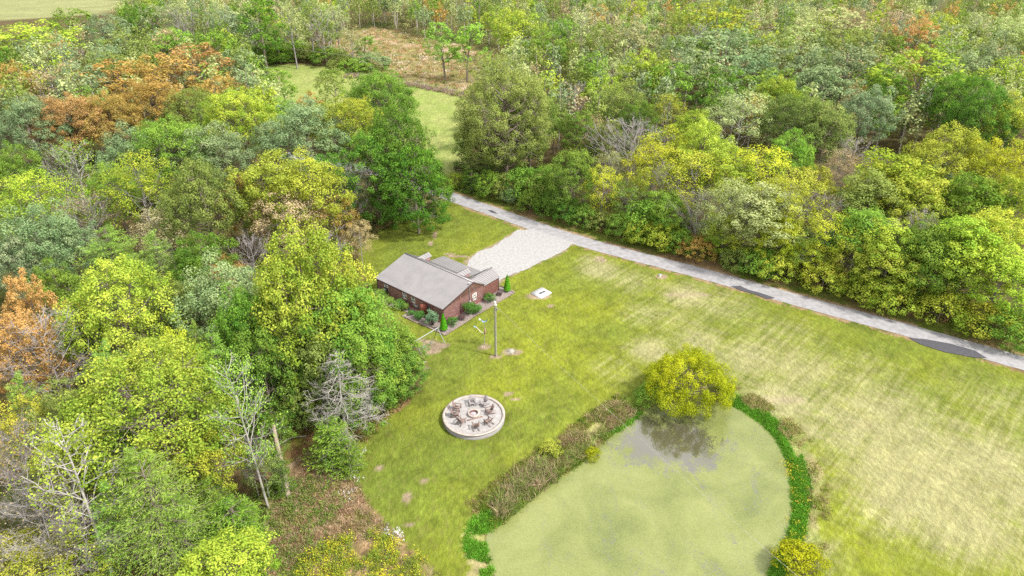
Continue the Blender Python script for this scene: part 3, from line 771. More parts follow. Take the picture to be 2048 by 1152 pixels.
bo = tag(poly_sheet('stone_bed', bw, .05, M_BEDST), 'bed of pinkish river stones along the foot of the house walls', 'stone bed', kind='structure')
for n_, (a, b) in enumerate([((-2.62, 6.2), (-2.4, 2.95)), ((-2.38, 2.8), (-2.15, -1.3)), ((-2.2, -1.35), (-2.15, -2.35)), ((-2.1, -2.38), (3.75, -2.2)), ((3.85, -2.2), (13.3, -2.38)), ((13.42, -2.35), (13.5, .6))]):
    a = H2W(*a, .09); b = H2W(*b, .09)
    mid = (a + b) / 2; q = MB(); q.obox(a - mid * (1, 1, 0), b - mid * (1, 1, 0), .17, .2)
    o = q.build('edging_timber', M_TIMB); o.location = (mid[0], mid[1], 0)
    tag(o, ['grey edging timber left of the doorway, below the small round shrub', 'edging timber in front of the doorway and blue green bush', 'short pale edging timber at the bed corner by the swing set',
            'edging timber from the cone shaped shrub to the large gable wall bush', 'longest edging timber, running along the gable bed to the lawn slab', 'short edging timber closing the bed near the driveway'][n_], 'edging timber', 'timbers edging the stone beds')
stones = MB(); r = np.random.default_rng(5)
for _ in range(420):
    i = r.integers(0, 2)
    lx, ly = (r.uniform(-2.0, -.2), r.uniform(-2, 6)) if i == 0 else (r.uniform(-2, 13.1), r.uniform(-2.0, -.2))
    c_ = H2W(lx, ly, .06); R_ = r.uniform(.05, .12); v = rnd_unit(r, 6) * R_
    base6 = np.array([(1, 0, 0), (0, 1, 0), (-1, 0, 0), (0, -1, 0), (0, 0, .7), (0, 0, -.4)]) * R_ * r.uniform(.7, 1.2, (6, 1))
    stones.add(base6 + c_, [(0, 1, 4), (1, 2, 4), (2, 3, 4), (3, 0, 4), (1, 0, 5), (2, 1, 5), (3, 2, 5), (0, 3, 5)])
tag(stones.build('gravel', simple('pebbles', (.32, .28, .265), .9, .2, .8, 0, col2=(.19, .15, .13))), 'loose pale stones lying in the house beds', 'stones', kind='stuff')

# ------------------------------------------------------------------ fire pit terrace
PC = np.array((-4.55, 63.9)); PR = 3.72; PH = .72
M_BLOCK, N, L, out = nmat('retaining_block')
b_ = N.new("ShaderNodeBsdfPrincipled"); b_.inputs["Roughness"].default_value = .9
tc_ = N.new("ShaderNodeTexCoord"); br = N.new("ShaderNodeTexBrick"); br.inputs["Scale"].default_value = 1.0
br.inputs["Brick Width"].default_value = .4; br.inputs["Row Height"].default_value = .145; br.inputs["Mortar Size"].default_value = .012
br.inputs["Color1"].default_value = (.29, .28, .285, 1); br.inputs["Color2"].default_value = (.21, .20, .205, 1); br.inputs["Mortar"].default_value = (.13, .12, .12, 1)
sx_ = N.new("ShaderNodeSeparateXYZ"); L.new(tc_.outputs["Object"], sx_.inputs[0])
at2 = N.new("ShaderNodeMath"); at2.operation = 'ARCTAN2'; L.new(sx_.outputs[1], at2.inputs[0]); L.new(sx_.outputs[0], at2.inputs[1])
mlt = N.new("ShaderNodeMath"); mlt.operation = 'MULTIPLY'; mlt.inputs[1].default_value = PR; L.new(at2.outputs[0], mlt.inputs[0])
cb = N.new("ShaderNodeCombineXYZ"); L.new(mlt.outputs[0], cb.inputs[0]); L.new(sx_.outputs[2], cb.inputs[1]); L.new(cb.outputs[0], br.inputs["Vector"])
L.new(br.outputs["Color"], b_.inputs["Base Color"]); L.new(b_.outputs[0], out.inputs["Surface"])
M_CAP = simple('cap_stone', (.33, .285, .26), .85, .15, 1.5)
M_PGRAV = simple('terrace_gravel', (.36, .35, .35), .95, .1, 3.0, .4, col2=(.18, .17, .165), detail=10)
M_PGRAV.node_tree.nodes["Noise Texture"].inputs["Roughness"].default_value = .85
pit = empty('fire_pit_terrace', (PC[0], PC[1], 0), 0, 'round raised gravel terrace with block retaining wall between the house and pond', 'terrace')
q = MB(); q.lathe([(PR - .05, -.05), (PR - .05, PH - .1), (PR - .3, PH - .1)], 96); q.build('retaining_wall', M_BLOCK, pit)
q = MB(); q.lathe([(PR - .32, PH - .14), (PR - .32, PH), (PR + .02, PH), (PR + .02, PH - .098), (PR - .06, PH - .098)], 96)
q.build('cap_stones', M_CAP, pit)
q = MB(); q.lathe([(.001, PH - .14), (PR - .29, PH - .14)], 64); q.build('gravel_surface', M_PGRAV, pit)
TZ = PH - .14
fr_c = at(947.5, 827, TZ + .15)
ring_ = empty('fire_ring', (fr_c[0], fr_c[1], TZ), 0, 'low round stone fire ring with ash at the centre of the chairs', 'fire ring')
q = MB(); q.lathe([(.72, 0), (.74, .26), (.72, .30), (.50, .30), (.48, .27), (.46, .02)], 32); q.build('block_ring', M_CAP, ring_)
q = MB(); q.lathe([(.49, .24), (.505, .325), (.47, .325), (.455, .05)], 32); q.build('steel_liner', simple('rusty_steel', (.12, .06, .05), .6, .3, 5), ring_)
q = MB(); q.lathe([(.001, .1), (.2, .09), (.46, .05)], 24); q.build('ash', simple('ash', (.32, .30, .33), 1, .3, 6, .4), ring_)
q = MB(); q.obox(at(934, 841, TZ + .05), at(966, 832.5, TZ + .05), .12, .08)
tag(q.build('plank', simple('burnt_plank', (.22, .14, .11), .8, .3, 4)), 'brown plank lying on the gravel in front of the fire ring', 'plank')

M_CHAIR = simple('chair_wood', (.19, .135, .12), .8, .3, 5, .2)
M_CHAIRG = simple('grey_chair_wood', (.26, .235, .24), .8, .15, 5, .2)


def chair(loc, ang, mat, label, wide=1.0):
    """slatted garden chair, front towards local +X"""
    t = empty('garden_chair', loc, ang, label, 'chair', 'garden chairs round the fire ring')
    q = MB()
    for i in range(6):
        y = (-.27 + i * .108) * wide; q.obox((-.18, y, .36 - .02), (.38, y, .44 - .02), .095, .025)
    q.build('seat', mat, t)
    q = MB()
    for i in range(5):
        y = (-.26 + i * .13) * wide; ht = 1.18 - abs(i - 2) * .055
        q.obox((-.18, y * .8, .33), (-.55, y, ht), .115, .025, up=(1, 0, 0))
    q.obox((-.27, -.28 * wide, .5), (-.27, .28 * wide, .5), .03, .07); q.obox((-.45, -.3 * wide, .86), (-.45, .3 * wide, .86), .03, .07)
    q.build('backrest', mat, t)
    for s in (-1, 1):
        q = MB(); q.obox((-.42, s * .38 * wide, .64), (.46, s * .38 * wide, .64), .14, .03); q.build('armrest', mat, t)
        q = MB(); q.obox((.36, s * .36 * wide, 0), (.36, s * .36 * wide, .625), .04, .11); q.build('leg', mat, t)
        q = MB(); q.obox((.40, s * .315 * wide, .38), (-.62, s * .315 * wide, .05), .04, .13); q.build('leg', mat, t)
    return t


CH = [((945, 808), 'grey chair with tall rounded back, left one of two at the back of the terrace', M_CHAIRG), ((968, 809), 'grey chair with tall rounded back, right one of two at the back of the terrace', M_CHAIRG),
      ((979, 825), 'brown wooden chair on the right side of the fire ring, seen from its side', M_CHAIR), ((977, 846), 'brown wooden chair at the lower right of the fire ring, back to camera', M_CHAIR),
      ((952, 855), 'brown wooden chair nearest the camera, slatted back straight to us', M_CHAIR), ((922, 845), 'dark brown wooden chair at the lower left of the fire ring', M_CHAIR),
      ((911, 831), 'brown wooden chair farthest left on the terrace, below its close neighbour', M_CHAIR), ((914.5, 818), 'brown wooden chair at the upper left of the fire ring', M_CHAIR)]
for i, ((px, py), lab, mt) in enumerate(CH):
    p = at(px, py, TZ + .1); a = math.atan2(fr_c[1] - p[1], fr_c[0] - p[0]); chair((p[0], p[1], TZ + .002), a + [.1, -.1, .25, 0, 0, .15, -.1, .2][i], mt, lab)

# ------------------------------------------------------------------ yard things
M_POLE = simple('pole_wood', (.30, .29, .25), .85, .35, 3, .2, stretch=(3, 3, .6), col2=(.2, .19, .15))
PB = at(992, 712); PT = 8.6
pole = empty('utility_pole', (PB[0], PB[1], 0), 0, 'slim weathered wooden service pole standing in the lawn right of the house', 'utility pole')
q = MB(); q.tube([(0, 0, -.1), (0, 0, 4), (0.02, 0, PT)], [.15, .13, .105], 10); q.build('pole', M_POLE, pole)
q = MB(); q.tube([(-.02, -.16, PT - .25), (-.02, -.16, PT + .12)], .12, 10); q.box(-.22, .2, -.2, -.08, PT - .5, PT - .3); q.build('lamp_head', M_WHITE, pole)
q = MB(); q.obox((-.25, 0, PT - 1.1), (.25, 0, PT - 1.1), .08, .08); q.tube([(.2, -.05, PT - 1.3), (.2, -.05, PT - .9)], .07, 8); q.build('bracket', M_GREY, pole)
q = MB(); q.tube([(-.19, -.03, .2), (-.17, -.03, PT - .6)], .03, 5); q.build('conduit', M_GREY, pole)


def cable(name, a, b, sag, r, label, mat, dash=False):
    t = np.linspace(0, 1, 60)[:, None]; a = np.array(a); b = np.array(b)
    p = a * (1 - t) + b * t; p[:, 2] -= (4 * sag * t * (1 - t))[:, 0]
    q = MB(); q.tube(p, r, 5)
    return tag(q.build(name, mat), label, 'cable')


M_CABLE = simple('cable_grey', (.4, .4, .39), .5, .5, .55, 0, col2=(.22, .22, .2), detail=1)
M_CABLE.node_tree.nodes["Noise Texture"].inputs["Scale"].default_value = 2.2
far_end = at(1612, 1152, 7.6); d_ = far_end - np.array((PB[0], PB[1], PT - .7)); 
cable('overhead_cable', (PB[0] + .12, PB[1], PT - .7), np.array((PB[0], PB[1], PT - .7)) + d_ * 1.45, .9, .012, 'pale twisted overhead cable sagging from the lawn pole across the pond', M_CABLE)
cable('service_cable', (PB[0] - .1, PB[1], PT - .6), H2W(5.55, -.15, 4.45), .4, .014, 'thin drop cable between the lawn pole and the house gable', M_GREY)
cable('guy_wire', (PB[0] - .1, PB[1], PT - 1.0), (PB[0] - 2.1, PB[1] + 2.6, 0), .0, .012, 'thin slanting guy wire on the left of the lawn pole', M_GREY)

# wind spinner sculpture and its stake
M_BLUE = simple('pale_blue_paint', (.18, .28, .37), .4, .1, 5)
wb = at(969, 691); sc_ = empty('wind_spinner', (wb[0], wb[1], 0), 0, 'slim metal wind spinner with blue and white scoops beside the lawn pole', 'wind spinner')
q = MB(); q.tube([(0, 0, 0), (.02, 0, 2.2), (0.05, 0, 4.2)], [.045, .04, .03], 6); q.build('post', M_GREY, sc_)


def scoop(cx_, cz_, ang, r_=.32, mat=M_BLUE, name='scoop', parent=sc_):
    q = MB(); n_ = 9; V = []
    for i in range(n_):
        a = -1.3 + 2.6 * i / (n_ - 1)
        for w_ in (-.17, .17):
            for t_ in (0, .03): V.append((cx_ + (r_ + t_) * sin(a + ang), w_, cz_ - (r_ + t_) * cos(a + ang)))
    F = []
    for i in range(n_ - 1):
        o_ = i * 4; F += [(o_, o_ + 4, o_ + 6, o_ + 2), (o_ + 1, o_ + 3, o_ + 7, o_ + 5), (o_, o_ + 1, o_ + 5, o_ + 4), (o_ + 2, o_ + 6, o_ + 7, o_ + 3)]
    q.add(V, F); return q.build(name, mat, parent)


scoop(.05, 4.35, .2, .42); scoop(-.5, 4.45, -.9, .16, M_WHITE)
q = MB(); q.tube([(0, 0, 2.0), (-.5, 0, 2.3), (-1.1, 0, 3.1)], .035, 6); q.build('arm', M_WHITE, sc_); scoop(-1.2, 3.3, -.6, .18, M_BLUE)
q = MB(); q.lathe([(.001, 0), (.14, .05), (.16, .3), (.1, .8), (.001, .95)], 10, (.12, 0, 1.95)); q.build('gourd', simple('tan_gourd', (.32, .2, .15), .6, .15, 4), sc_)
sp_ = at(972.5, 692); st = MB(); st.tube([(0, 0, 0), (.35, .15, 1.9)], .035, 6); o = st.build('garden_stake', simple('yellow_stake', (.40, .29, .05), .6, .1, 3)); o.location = tuple(sp_)
tag(o, 'leaning yellow wooden stake at the foot of the wind spinner', 'stake')
# stump with stones
sb = at(1022, 703); stp = empty('tree_stump', (sb[0], sb[1], 0), 0, 'low grey tree stump in a bare dirt ring right of the lawn pole', 'stump')
q = MB(); q.lathe([(.55, -.02), (.42, .08), (.36, .25), (.001, .27)], 14); q.build('trunk', M_POLE, stp)
q = MB(); r = np.random.default_rng(9)
for i in range(7):
    a = i * .9 + .3; q.tube([(.3 * cos(a), .3 * sin(a), .08), (.95 * cos(a), .75 * sin(a), .0)], [.09, .03], 5)
q.build('root', M_POLE, stp)

# swing set
M_SWING = simple('swing_paint', (.27, .30, .30), .45, .12, 4)
M_SWG = simple('swing_green', (.12, .17, .13), .5, .2, 4)
A = at(833, 681, 2.25); B = at(875, 656, 2.25)
sw = empty('swing_set', ((A[0] + B[0]) / 2, (A[1] + B[1]) / 2, 0), 0, 'metal swing set with a pale top bar below the house corner', 'swing set')
o2 = np.array(((A[0] + B[0]) / 2, (A[1] + B[1]) / 2, 0)); ax_ = (B - A); ax_ /= np.linalg.norm(ax_); pe = np.array((-ax_[1], ax_[0], 0))
q = MB(); q.tube([A - o2 - ax_ * .15, B - o2 + ax_ * .15], .06, 8); q.build('top_bar', M_SWING, sw)
for E_, s0 in ((A, -1), (B, 1)):
    for s in (-1, 1):
        q = MB(); ft = E_ - o2 + pe * s * 1.05 + ax_ * s0 * .25; ft[2] = 0; q.tube([E_ - o2, ft], .055, 6)
        q.build('leg', M_SWING if s < 0 else M_SWG, sw)
    q = MB(); k0 = (E_ - o2) * .45 + ((E_ - o2 + pe * 1.05 + ax_ * s0 * .25) * (1, 1, 0)) * .55; k1 = (E_ - o2) * .45 + ((E_ - o2 - pe * 1.05 + ax_ * s0 * .25) * (1, 1, 0)) * .55
    q.tube([k0, k1], .035, 6); q.build('cross_bar', M_SWG, sw)
for tpos, mt in ((.33, M_BLUE), (.66, M_SWG)):
    c_ = (A * (1 - tpos) + B * tpos) - o2
    q = MB()
    for s in (-.22, .22): q.tube([c_ + ax_ * s, c_ + ax_ * s - (0, 0, 1.7)], .018, 4)
    se = q.build('swing_chains', M_GREY, sw)
    q = MB(); p_ = c_ - (0, 0, 1.72); q.obox(p_ - ax_ * .26, p_ + ax_ * .26, .24, .05); q.build('swing_seat', mt, sw)

# septic slab, riser, gate, logs, feeder
c4 = [at(1061.5, 585.5, .18), at(1082, 596, .18), at(1103.5, 584.7, .18), at(1084, 574, .18)]
cc = sum(c4) / 4; sl_ = empty('concrete_slab', (cc[0], cc[1], 0), 0, 'white square concrete slab in the lawn right of the house', 'slab')
q = MB(); v = [(*(p[:2] - cc[:2]), z) for z in (-.05, .18) for p in c4]; q.add(v, [(4, 5, 6, 7), (0, 1, 5, 4), (1, 2, 6, 5), (2, 3, 7, 6), (3, 0, 4, 7)]); q.build('slab', M_CONC, sl_)
a_, b__ = at(1079, 587.2, .2) - (cc[0], cc[1], 0), at(1090, 582.6, .2) - (cc[0], cc[1], 0)
a_[2] = b__[2] = .2; q = MB(); q.obox(a_, b__, .34, .05); hh = q.build('hatch_cover', M_BLACK, sl_)
q = MB(); q.tube([a_ * .6 + b__ * .4 + (0, 0, .05), a_ * .4 + b__ * .6 + (0, 0, .05)], .03, 6); q.build('handle', M_GREY, hh)
rb = at(1320, 553); rv = empty('vent_riser', (rb[0], rb[1], 0), 0, 'small white capped pipe poking out of the lawn near the lane', 'pipe')
q = MB(); q.lathe([(.16, -.05), (.16, .38)], 14); q.build('pipe', M_WHITE, rv)
q = MB(); q.lathe([(.2, .34), (.2, .44), (.001, .47)], 14); q.build('cap', simple('slate_cap', (.25, .33, .34), .5, .1, 4), rv)

M_PALE = simple('pale_wood', (.27, .24, .21), .8, .2, 4)
gb = at(852.5, 424.5); ge = at(866.5, 414)
gt = empty('gate_frame', (gb[0], gb[1], 0), 0, 'bare wooden brace frame at the edge of the trees by the lane', 'gate frame'); dd_ = ge - gb
for t_ in (0, 1):
    q = MB(); q.tube([dd_ * t_, dd_ * t_ + (0, 0, 1.7)], .09, 6); q.build('post', M_PALE, gt)
q = MB(); q.obox(dd_ * 0 + (0, 0, 1.55), dd_ + (0, 0, 1.6), .09, .1); q.build('rail', M_PALE, gt)
q = MB(); q.obox(dd_ * .03 + (0, 0, .1), dd_ * .97 + (0, 0, 1.5), .08, .1); q.build('brace', M_PALE, gt)
fp = at(826, 430); f2 = empty('rail_fence', (fp[0], fp[1], 0), 0, 'short post and rail remnant beside the cut logs under the trees', 'fence'); e2 = at(838, 416) - fp
q = MB(); q.tube([(0, 0, 0), (0, 0, 1.2)], .07, 6); q.build('post', M_PALE, f2)
q = MB(); q.obox((0, 0, 1.1), e2 + (0, 0, 1.1), .08, .08); q.build('rail', M_PALE, f2)
M_LOG = simple('cut_log', (.24, .15, .12), .85, .3, 4, .3)
for (px, py, a, L_, r_, lab) in [(833, 428.5, .5, 1.5, .36, 'thick reddish cut log lying nearest the lawn beside the rail fence'), (836, 424.5, .1, 1.6, .2, 'thinner pale cut log behind the thick reddish one'), (842, 420.5, .2, 1.3, .3, 'grey cut log closest to the gate frame')]:
    p = at(px, py); q = MB(); q.tube([(-L_ / 2, 0, r_), (0, 0, r_ * 1.02), (L_ / 2, 0, r_)], [r_, r_ * .96, r_], 10)
    o = q.build('log', M_LOG); o.location = tuple(p); o.rotation_euler = (0, 0, a); tag(o, lab, 'log', 'logs under the trees by the lane')
fb = at(919, 341); fd = empty('hay_feeder', (fb[0], fb[1], 0), .3, 'dark brown square slatted feeder at the meadow edge below the big tree', 'hay feeder')
q = MB()
for s in (-1, 1):
    for k in range(4): q.obox((-1, s * .8, .3 + k * .42), (1, s * .8, .3 + k * .42), .05, .2); q.obox((s * 1.0, -.77, .3 + k * .42), (s * 1.0, .77, .3 + k * .42), .05, .2)
q.build('slats', simple('feeder_wood', (.10, .065, .05), .8, .3, 4), fd)
for x in (-1.06, 1.06):
    for y in (-.88, .88):
        q = MB(); q.box(x - .06, x + .06, y - .06, y + .06, 0, 1.9); q.build('post', M_TRIM, fd)
for i, (px, py, h_, lab) in enumerate([(954, 382, 2.0, 'tall white fence post in front of the cedar bush by the lane'), (1021, 396, 1.5, 'short grey fence post in the hedge by the lane'), (722, 478, 1.3, 'low grey post at the wood edge left of the upper lawn'),
                                      (770, 826, 1.2, 'pale marker post at the wood edge left of the fire pit terrace')]):
    p = at(px, py); q = MB(); q.tube([(0, 0, 0), (0, 0, h_)], [.08, .075], 6); q.lathe([(.08, h_), (.001, h_ + .06)], 6); o = q.build('fence_post', M_WHITE if i == 0 else M_PALE); o.location = tuple(p); tag(o, lab, 'fence post')
# far meadow fence
fl = P([(690, 151), (760, 160), (830, 172), (900, 184), (945, 196)])
fz = empty('meadow_fence', (fl[0][0], fl[0][1], 0), 0, 'wire fence with weathered posts along the back of the meadow', 'fence')
fpp = smooth_poly(fl, 1, False); 
for t_ in np.linspace(0, 1, 15):
    x_ = np.interp(t_, np.linspace(0, 1, len(fpp)), [a[0] for a in fpp]); y_ = np.interp(t_, np.linspace(0, 1, len(fpp)), [a[1] for a in fpp])
    q = MB(); q.tube([(x_ - fl[0][0], y_ - fl[0][1], -.3), (x_ - fl[0][0], y_ - fl[0][1], 1.6)], .09, 5); q.build('post', M_PALE, fz)
q = MB()
for h_ in (.5, .9, 1.3): q.tube([(a[0] - fl[0][0], a[1] - fl[0][1], h_) for a in fpp], .015, 4)
q.build('wires', M_GREY, fz)
# power line behind the woods
pa, pb_ = at(316, 95), at(1010, 190)
ends = []
for i, (p, h_, lab) in enumerate([(at(316, 100), 11.5, 'distant power pole rising from the woods at upper left'), (at(1118, 215), 11.5, 'distant power pole among the trees behind the big round tree')]):
    t = empty('power_pole', p, 0, lab, 'power pole', 'poles of the distant power line'); q = MB(); q.tube([(0, 0, 0), (0, 0, h_)], [.17, .11], 8); q.build('pole', M_POLE, t)
    q = MB(); q.obox((-.2, -1.1, h_ - .5), (.2, 1.1, h_ - .5), .1, .12); q.build('cross_arm', M_POLE, t); ends.append(p + (0, 0, h_ - .4))
cable('power_cable', ends[0] + (0, 1, 0), ends[1] + (0, 1, 0), 2.2, .028, 'upper of two thin power cables crossing above the meadow', M_GREY)
cable('power_cable', ends[0] + (0, -1, -1.6), ends[1] + (0, -1, -1.6), 2.2, .028, 'lower of two thin power cables crossing above the meadow', M_GREY)

# ------------------------------------------------------------------ tree builders
UP = np.array((0, 0, 1.0))


def bez(p0, p1, up=.25, n=5, rng=None, wig=0.0):
    p0 = np.array(p0, float); p1 = np.array(p1, float); t = np.linspace(0, 1, n)[:, None]
    d = p1 - p0; L_ = np.linalg.norm(d)
    m_ = (p0 + p1) / 2 + np.array((d[0] * .15, d[1] * .15, -up * L_))
    p = p0 * (1 - t) ** 2 + 2 * m_ * t * (1 - t) + p1 * t * t
    if rng is not None and wig: p[1:-1] += rng.normal(size=(n - 2, 3)) * wig * L_
    return p


def fib_dirs(n, rng, zmin=-.5):
    i = np.arange(n) + .5; z = 1 - (1 - zmin) * i / n; ph = i * 2.39996 + rng.uniform(0, 6)
    r_ = np.sqrt(1 - z * z); return np.stack([r_ * np.cos(ph), r_ * np.sin(ph), z], 1)


def broadleaf(seed, H=17., W=9., base=.2, lobes=16, puffs=11, lv=95, leaf=.25, slender=.72, pr=.098, lobe_r=.28, sparse=0, top_pow=1.0, low=-.55, droop=0, trunkr=.26, limb_vis=1):
    r = np.random.default_rng(seed); T = MB(); Cn = MB()
    zc = H * (base + 1) / 2; hz = H * (1 - base) / 2; R_ = W / 2
    lean = r.normal(size=2) * .03 * H
    tr = np.array([(0, 0, -.3), (lean[0] * .2, lean[1] * .2, H * .25), (lean[0] * .6, lean[1] * .6, H * .55), (lean[0], lean[1], H * .82)])
    T.tube(tr, [trunkr, trunkr * .8, trunkr * .5, trunkr * .15], 7)
    D = fib_dirs(lobes, r, low); D += r.normal(size=D.shape) * .16; D /= np.linalg.norm(D, axis=1)[:, None]
    k = r.uniform(.52, .82, lobes)
    LC = np.stack([D[:, 0] * R_ * k, D[:, 1] * R_ * k, zc + D[:, 2] * hz * k * .98], 1)
    # narrow towards the top
    hh_ = np.clip((LC[:, 2] - zc) / hz, 0, 1); LC[:, :2] *= (1 - .35 * hh_ ** 2 * top_pow)[:, None]
    LC[:, :2] += lean * ((LC[:, 2] / H))[:, None]
    LR = W * lobe_r * r.uniform(.75, 1.15, lobes)
    pc, po, pv, prad = [], [], [], []
    for c_, lr in zip(LC, LR):
        zt = max(.12 * H, min(c_[2] - .15 * H, .75 * H)); t0 = np.array([np.interp(zt, tr[:, 2], tr[:, 0]), np.interp(zt, tr[:, 2], tr[:, 1]), zt])
        T.tube(bez(t0, c_, .1, 5, r, .03), np.linspace(trunkr * .42, trunkr * .14, 5), 5, False)
        d = fib_dirs(puffs, r, -.75) + r.normal(size=(puffs, 3)) * .25; d /= np.linalg.norm(d, axis=1)[:, None]
        outv = c_ - np.array((lean[0], lean[1], zc - .15 * hz)); outv /= np.linalg.norm(outv) + 1e-6
        lobe_v = r.random()
        for dd in d:
            if dd @ outv < -.35: continue
            p = c_ + dd * lr * r.uniform(.7, 1.08) * np.array((1, 1, 1.05))
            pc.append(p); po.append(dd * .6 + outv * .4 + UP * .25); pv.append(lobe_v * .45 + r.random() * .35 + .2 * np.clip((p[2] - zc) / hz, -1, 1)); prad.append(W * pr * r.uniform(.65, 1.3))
            if limb_vis: T.tube(bez(c_, p, .05, 3), [trunkr * .12, trunkr * .08, trunkr * .04], 3, False)
    pc, po, pv, prad = map(np.array, (pc, po, pv, prad)); n_ = len(pc)
    po /= np.linalg.norm(po, axis=1)[:, None]
    idx = np.repeat(np.arange(n_), lv)
    d = rnd_unit(r, len(idx)) + po[idx] * .55; d /= np.linalg.norm(d, axis=1)[:, None]
    rad = prad[idx] * r.uniform(.55, 1.12, len(idx)); rad = np.where(r.random(len(idx)) < .07, rad * 1.3, rad)
    c_ = pc[idx] + d * rad[:, None] * np.array((1, 1, .92))
    if droop: c_[:, 2] -= droop * r.random(len(idx)) ** 2
    nrm = d * 1.0 + rnd_unit(r, len(idx)) * .55 + UP * .3; nrm /= np.linalg.norm(nrm, axis=1)[:, None]
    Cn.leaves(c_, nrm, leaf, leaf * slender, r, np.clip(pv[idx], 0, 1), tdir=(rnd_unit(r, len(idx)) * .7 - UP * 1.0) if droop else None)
    return T.mesh("trunk", M_BARK), Cn.mesh("crown", M_LEAF), H, W


def bare(seed, H=15., W=7., leafn=0, conif=False, gen=6, leaf=.2, trunkr=.11, nb=32, sub=9, low=.25, twr=.010):
    """leafless or nearly leafless tree; conif: one straight trunk with side branches"""
    r = np.random.default_rng(seed); T = MB(); Cn = MB(); tips = []
    lean = r.normal(size=2) * .035 * H
    tr = np.array([(0, 0, -.3), (lean[0] * .3, lean[1] * .3, H * .35), (lean[0] * .7, lean[1] * .7, H * .7), (lean[0], lean[1], H)])
    T.tube(tr, [trunkr, trunkr * .75, trunkr * .4, trunkr * .1], 7)

    def tp(z): return np.array([np.interp(z, tr[:, 2], tr[:, 0]), np.interp(z, tr[:, 2], tr[:, 1]), z])
    for i in range(nb):
        f = i / nb; zt = H * (low + (.97 - low) * f ** (.9 if conif else 1.1)); a = i * 2.4 + r.normal() * .4
        if conif: L_ = W / 2 * (1 - f) ** .65 * r.uniform(.75, 1.15) + .4; up = r.uniform(.0, .35)
        else: L_ = W / 2 * (.55 + .75 * sin(pi * min(1, f * 1.1 + .12))) * r.uniform(.7, 1.15); up = r.uniform(.7, 1.5)
        p0 = tp(zt); e = p0 + np.array((cos(a), sin(a), up)) * L_ / sqrt(1 + up * up * .4)
        if e[2] > H: e[2] = H - r.random() * .6
        B_ = bez(p0, e, .12 if not conif else -.05, 6, r, .03); T.tube(B_, np.linspace(trunkr * (.32 if not conif else .2), .03, 6), 4, False)
        for j in range(sub):
            s = r.uniform(.25, 1); k = s * 5; q0 = B_[int(k)] * (1 - k % 1) + B_[min(5, int(k) + 1)] * (k % 1)
            dirv = (e - p0) / L_ * .7 + rnd_unit(r, 1)[0] * .75 + UP * (.25 if not conif else .0); dirv /= np.linalg.norm(dirv)
            l2 = L_ * r.uniform(.28, .5) * (1.15 - s * .5); q1 = q0 + dirv * l2
            b2 = bez(q0, q1, .08, 4, r, .04); T.tube(b2, np.linspace(.022, twr, 4), 3, False); tips.append(q1)
            for g in range(gen):
                s2 = r.integers(1, 4); d2 = dirv * .7 + rnd_unit(r, 1)[0] * .8; d2 /= np.linalg.norm(d2); w1 = b2[s2] + d2 * l2 * r.uniform(.3, .6)
                T.tube(np.array([b2[s2], w1]), [twr, twr * .6], 3, False); tips.append(w1)
    mT = T.mesh("trunk", M_BARK); mC = None
    if leafn:
        tips = np.array(tips); idx = r.integers(0, len(tips), leafn); cl = r.random(len(tips))
        c_ = tips[idx] + r.normal(size=(leafn, 3)) * .28; nrm = rnd_unit(r, leafn) + UP * .5; nrm /= np.linalg.norm(nrm, axis=1)[:, None]
        Cn.leaves(c_, nrm, leaf, leaf * .75, r, cl[idx]); mC = Cn.mesh("crown", M_LEAF)
    return mT, mC, H, W


def pine(seed, H=15., W=8., layers=15, per=7, lv=62, blade=.5, bw=.075, low=.12, power=.75, droop=.12, flat=.35):
    """feathery evergreen: layered boughs carrying fine sprays"""
    r = np.random.default_rng(seed); T = MB(); Cn = MB()
    T.tube([(0, 0, -.3), (.1, 0, H * .5), (0, .1, H * .98)], [.24, .15, .02], 7)
    for i in range(layers):
        f = i / layers; z = H * (low + (1 - low) * f); R_ = W / 2 * (1 - f) ** power + .25
        for j in range(per if f < .8 else 4):
            a = j * 2 * pi / per + i * 1.3 + r.normal() * .25; L_ = R_ * r.uniform(.65, 1.2); up = .38 - .1 * (1 - f)
            p0 = np.array((0, 0, z + r.normal() * .25)); e = p0 + np.array((cos(a) * L_, sin(a) * L_, up * L_ - droop * L_))
            B_ = bez(p0, e, -.08, 6, r, .02); T.tube(B_, np.linspace(.05, .012, 6), 3, False)
            hv = r.random(); side = np.array((-sin(a), cos(a), 0)); ax = (e - p0) / L_
            for s in np.linspace(.22, 1.0, 6):
                k = s * 5; q0 = B_[min(5, int(k))] * (1 - k % 1) + B_[min(5, int(k) + 1)] * (k % 1)
                wd = L_ * .34 * (1.15 - s * .75) + .15
                n_ = int(lv / 6 * (1.2 - .3 * s)); u = r.uniform(-1, 1, n_)
                c_ = q0 + side * (u * wd)[:, None] + ax * (np.abs(u) * wd * .45 + r.normal(size=n_) * .1)[:, None] + UP * (r.normal(size=n_) * .1 - np.abs(u) * .1)[:, None]
                t = ax * .75 + side * np.sign(u)[:, None] * .7 + rnd_unit(r, n_) * .4 + UP * .15
                nrm = rnd_unit(r, n_) * flat * 1.8 + UP * .8; nrm /= np.linalg.norm(nrm, axis=1)[:, None]
                Cn.leaves(c_, nrm, blade, bw, r, np.clip(hv * .6 + s * .4, 0, 1), tdir=t)
    return T.mesh("trunk", M_BARK), Cn.mesh("crown", M_LEAF), H, W


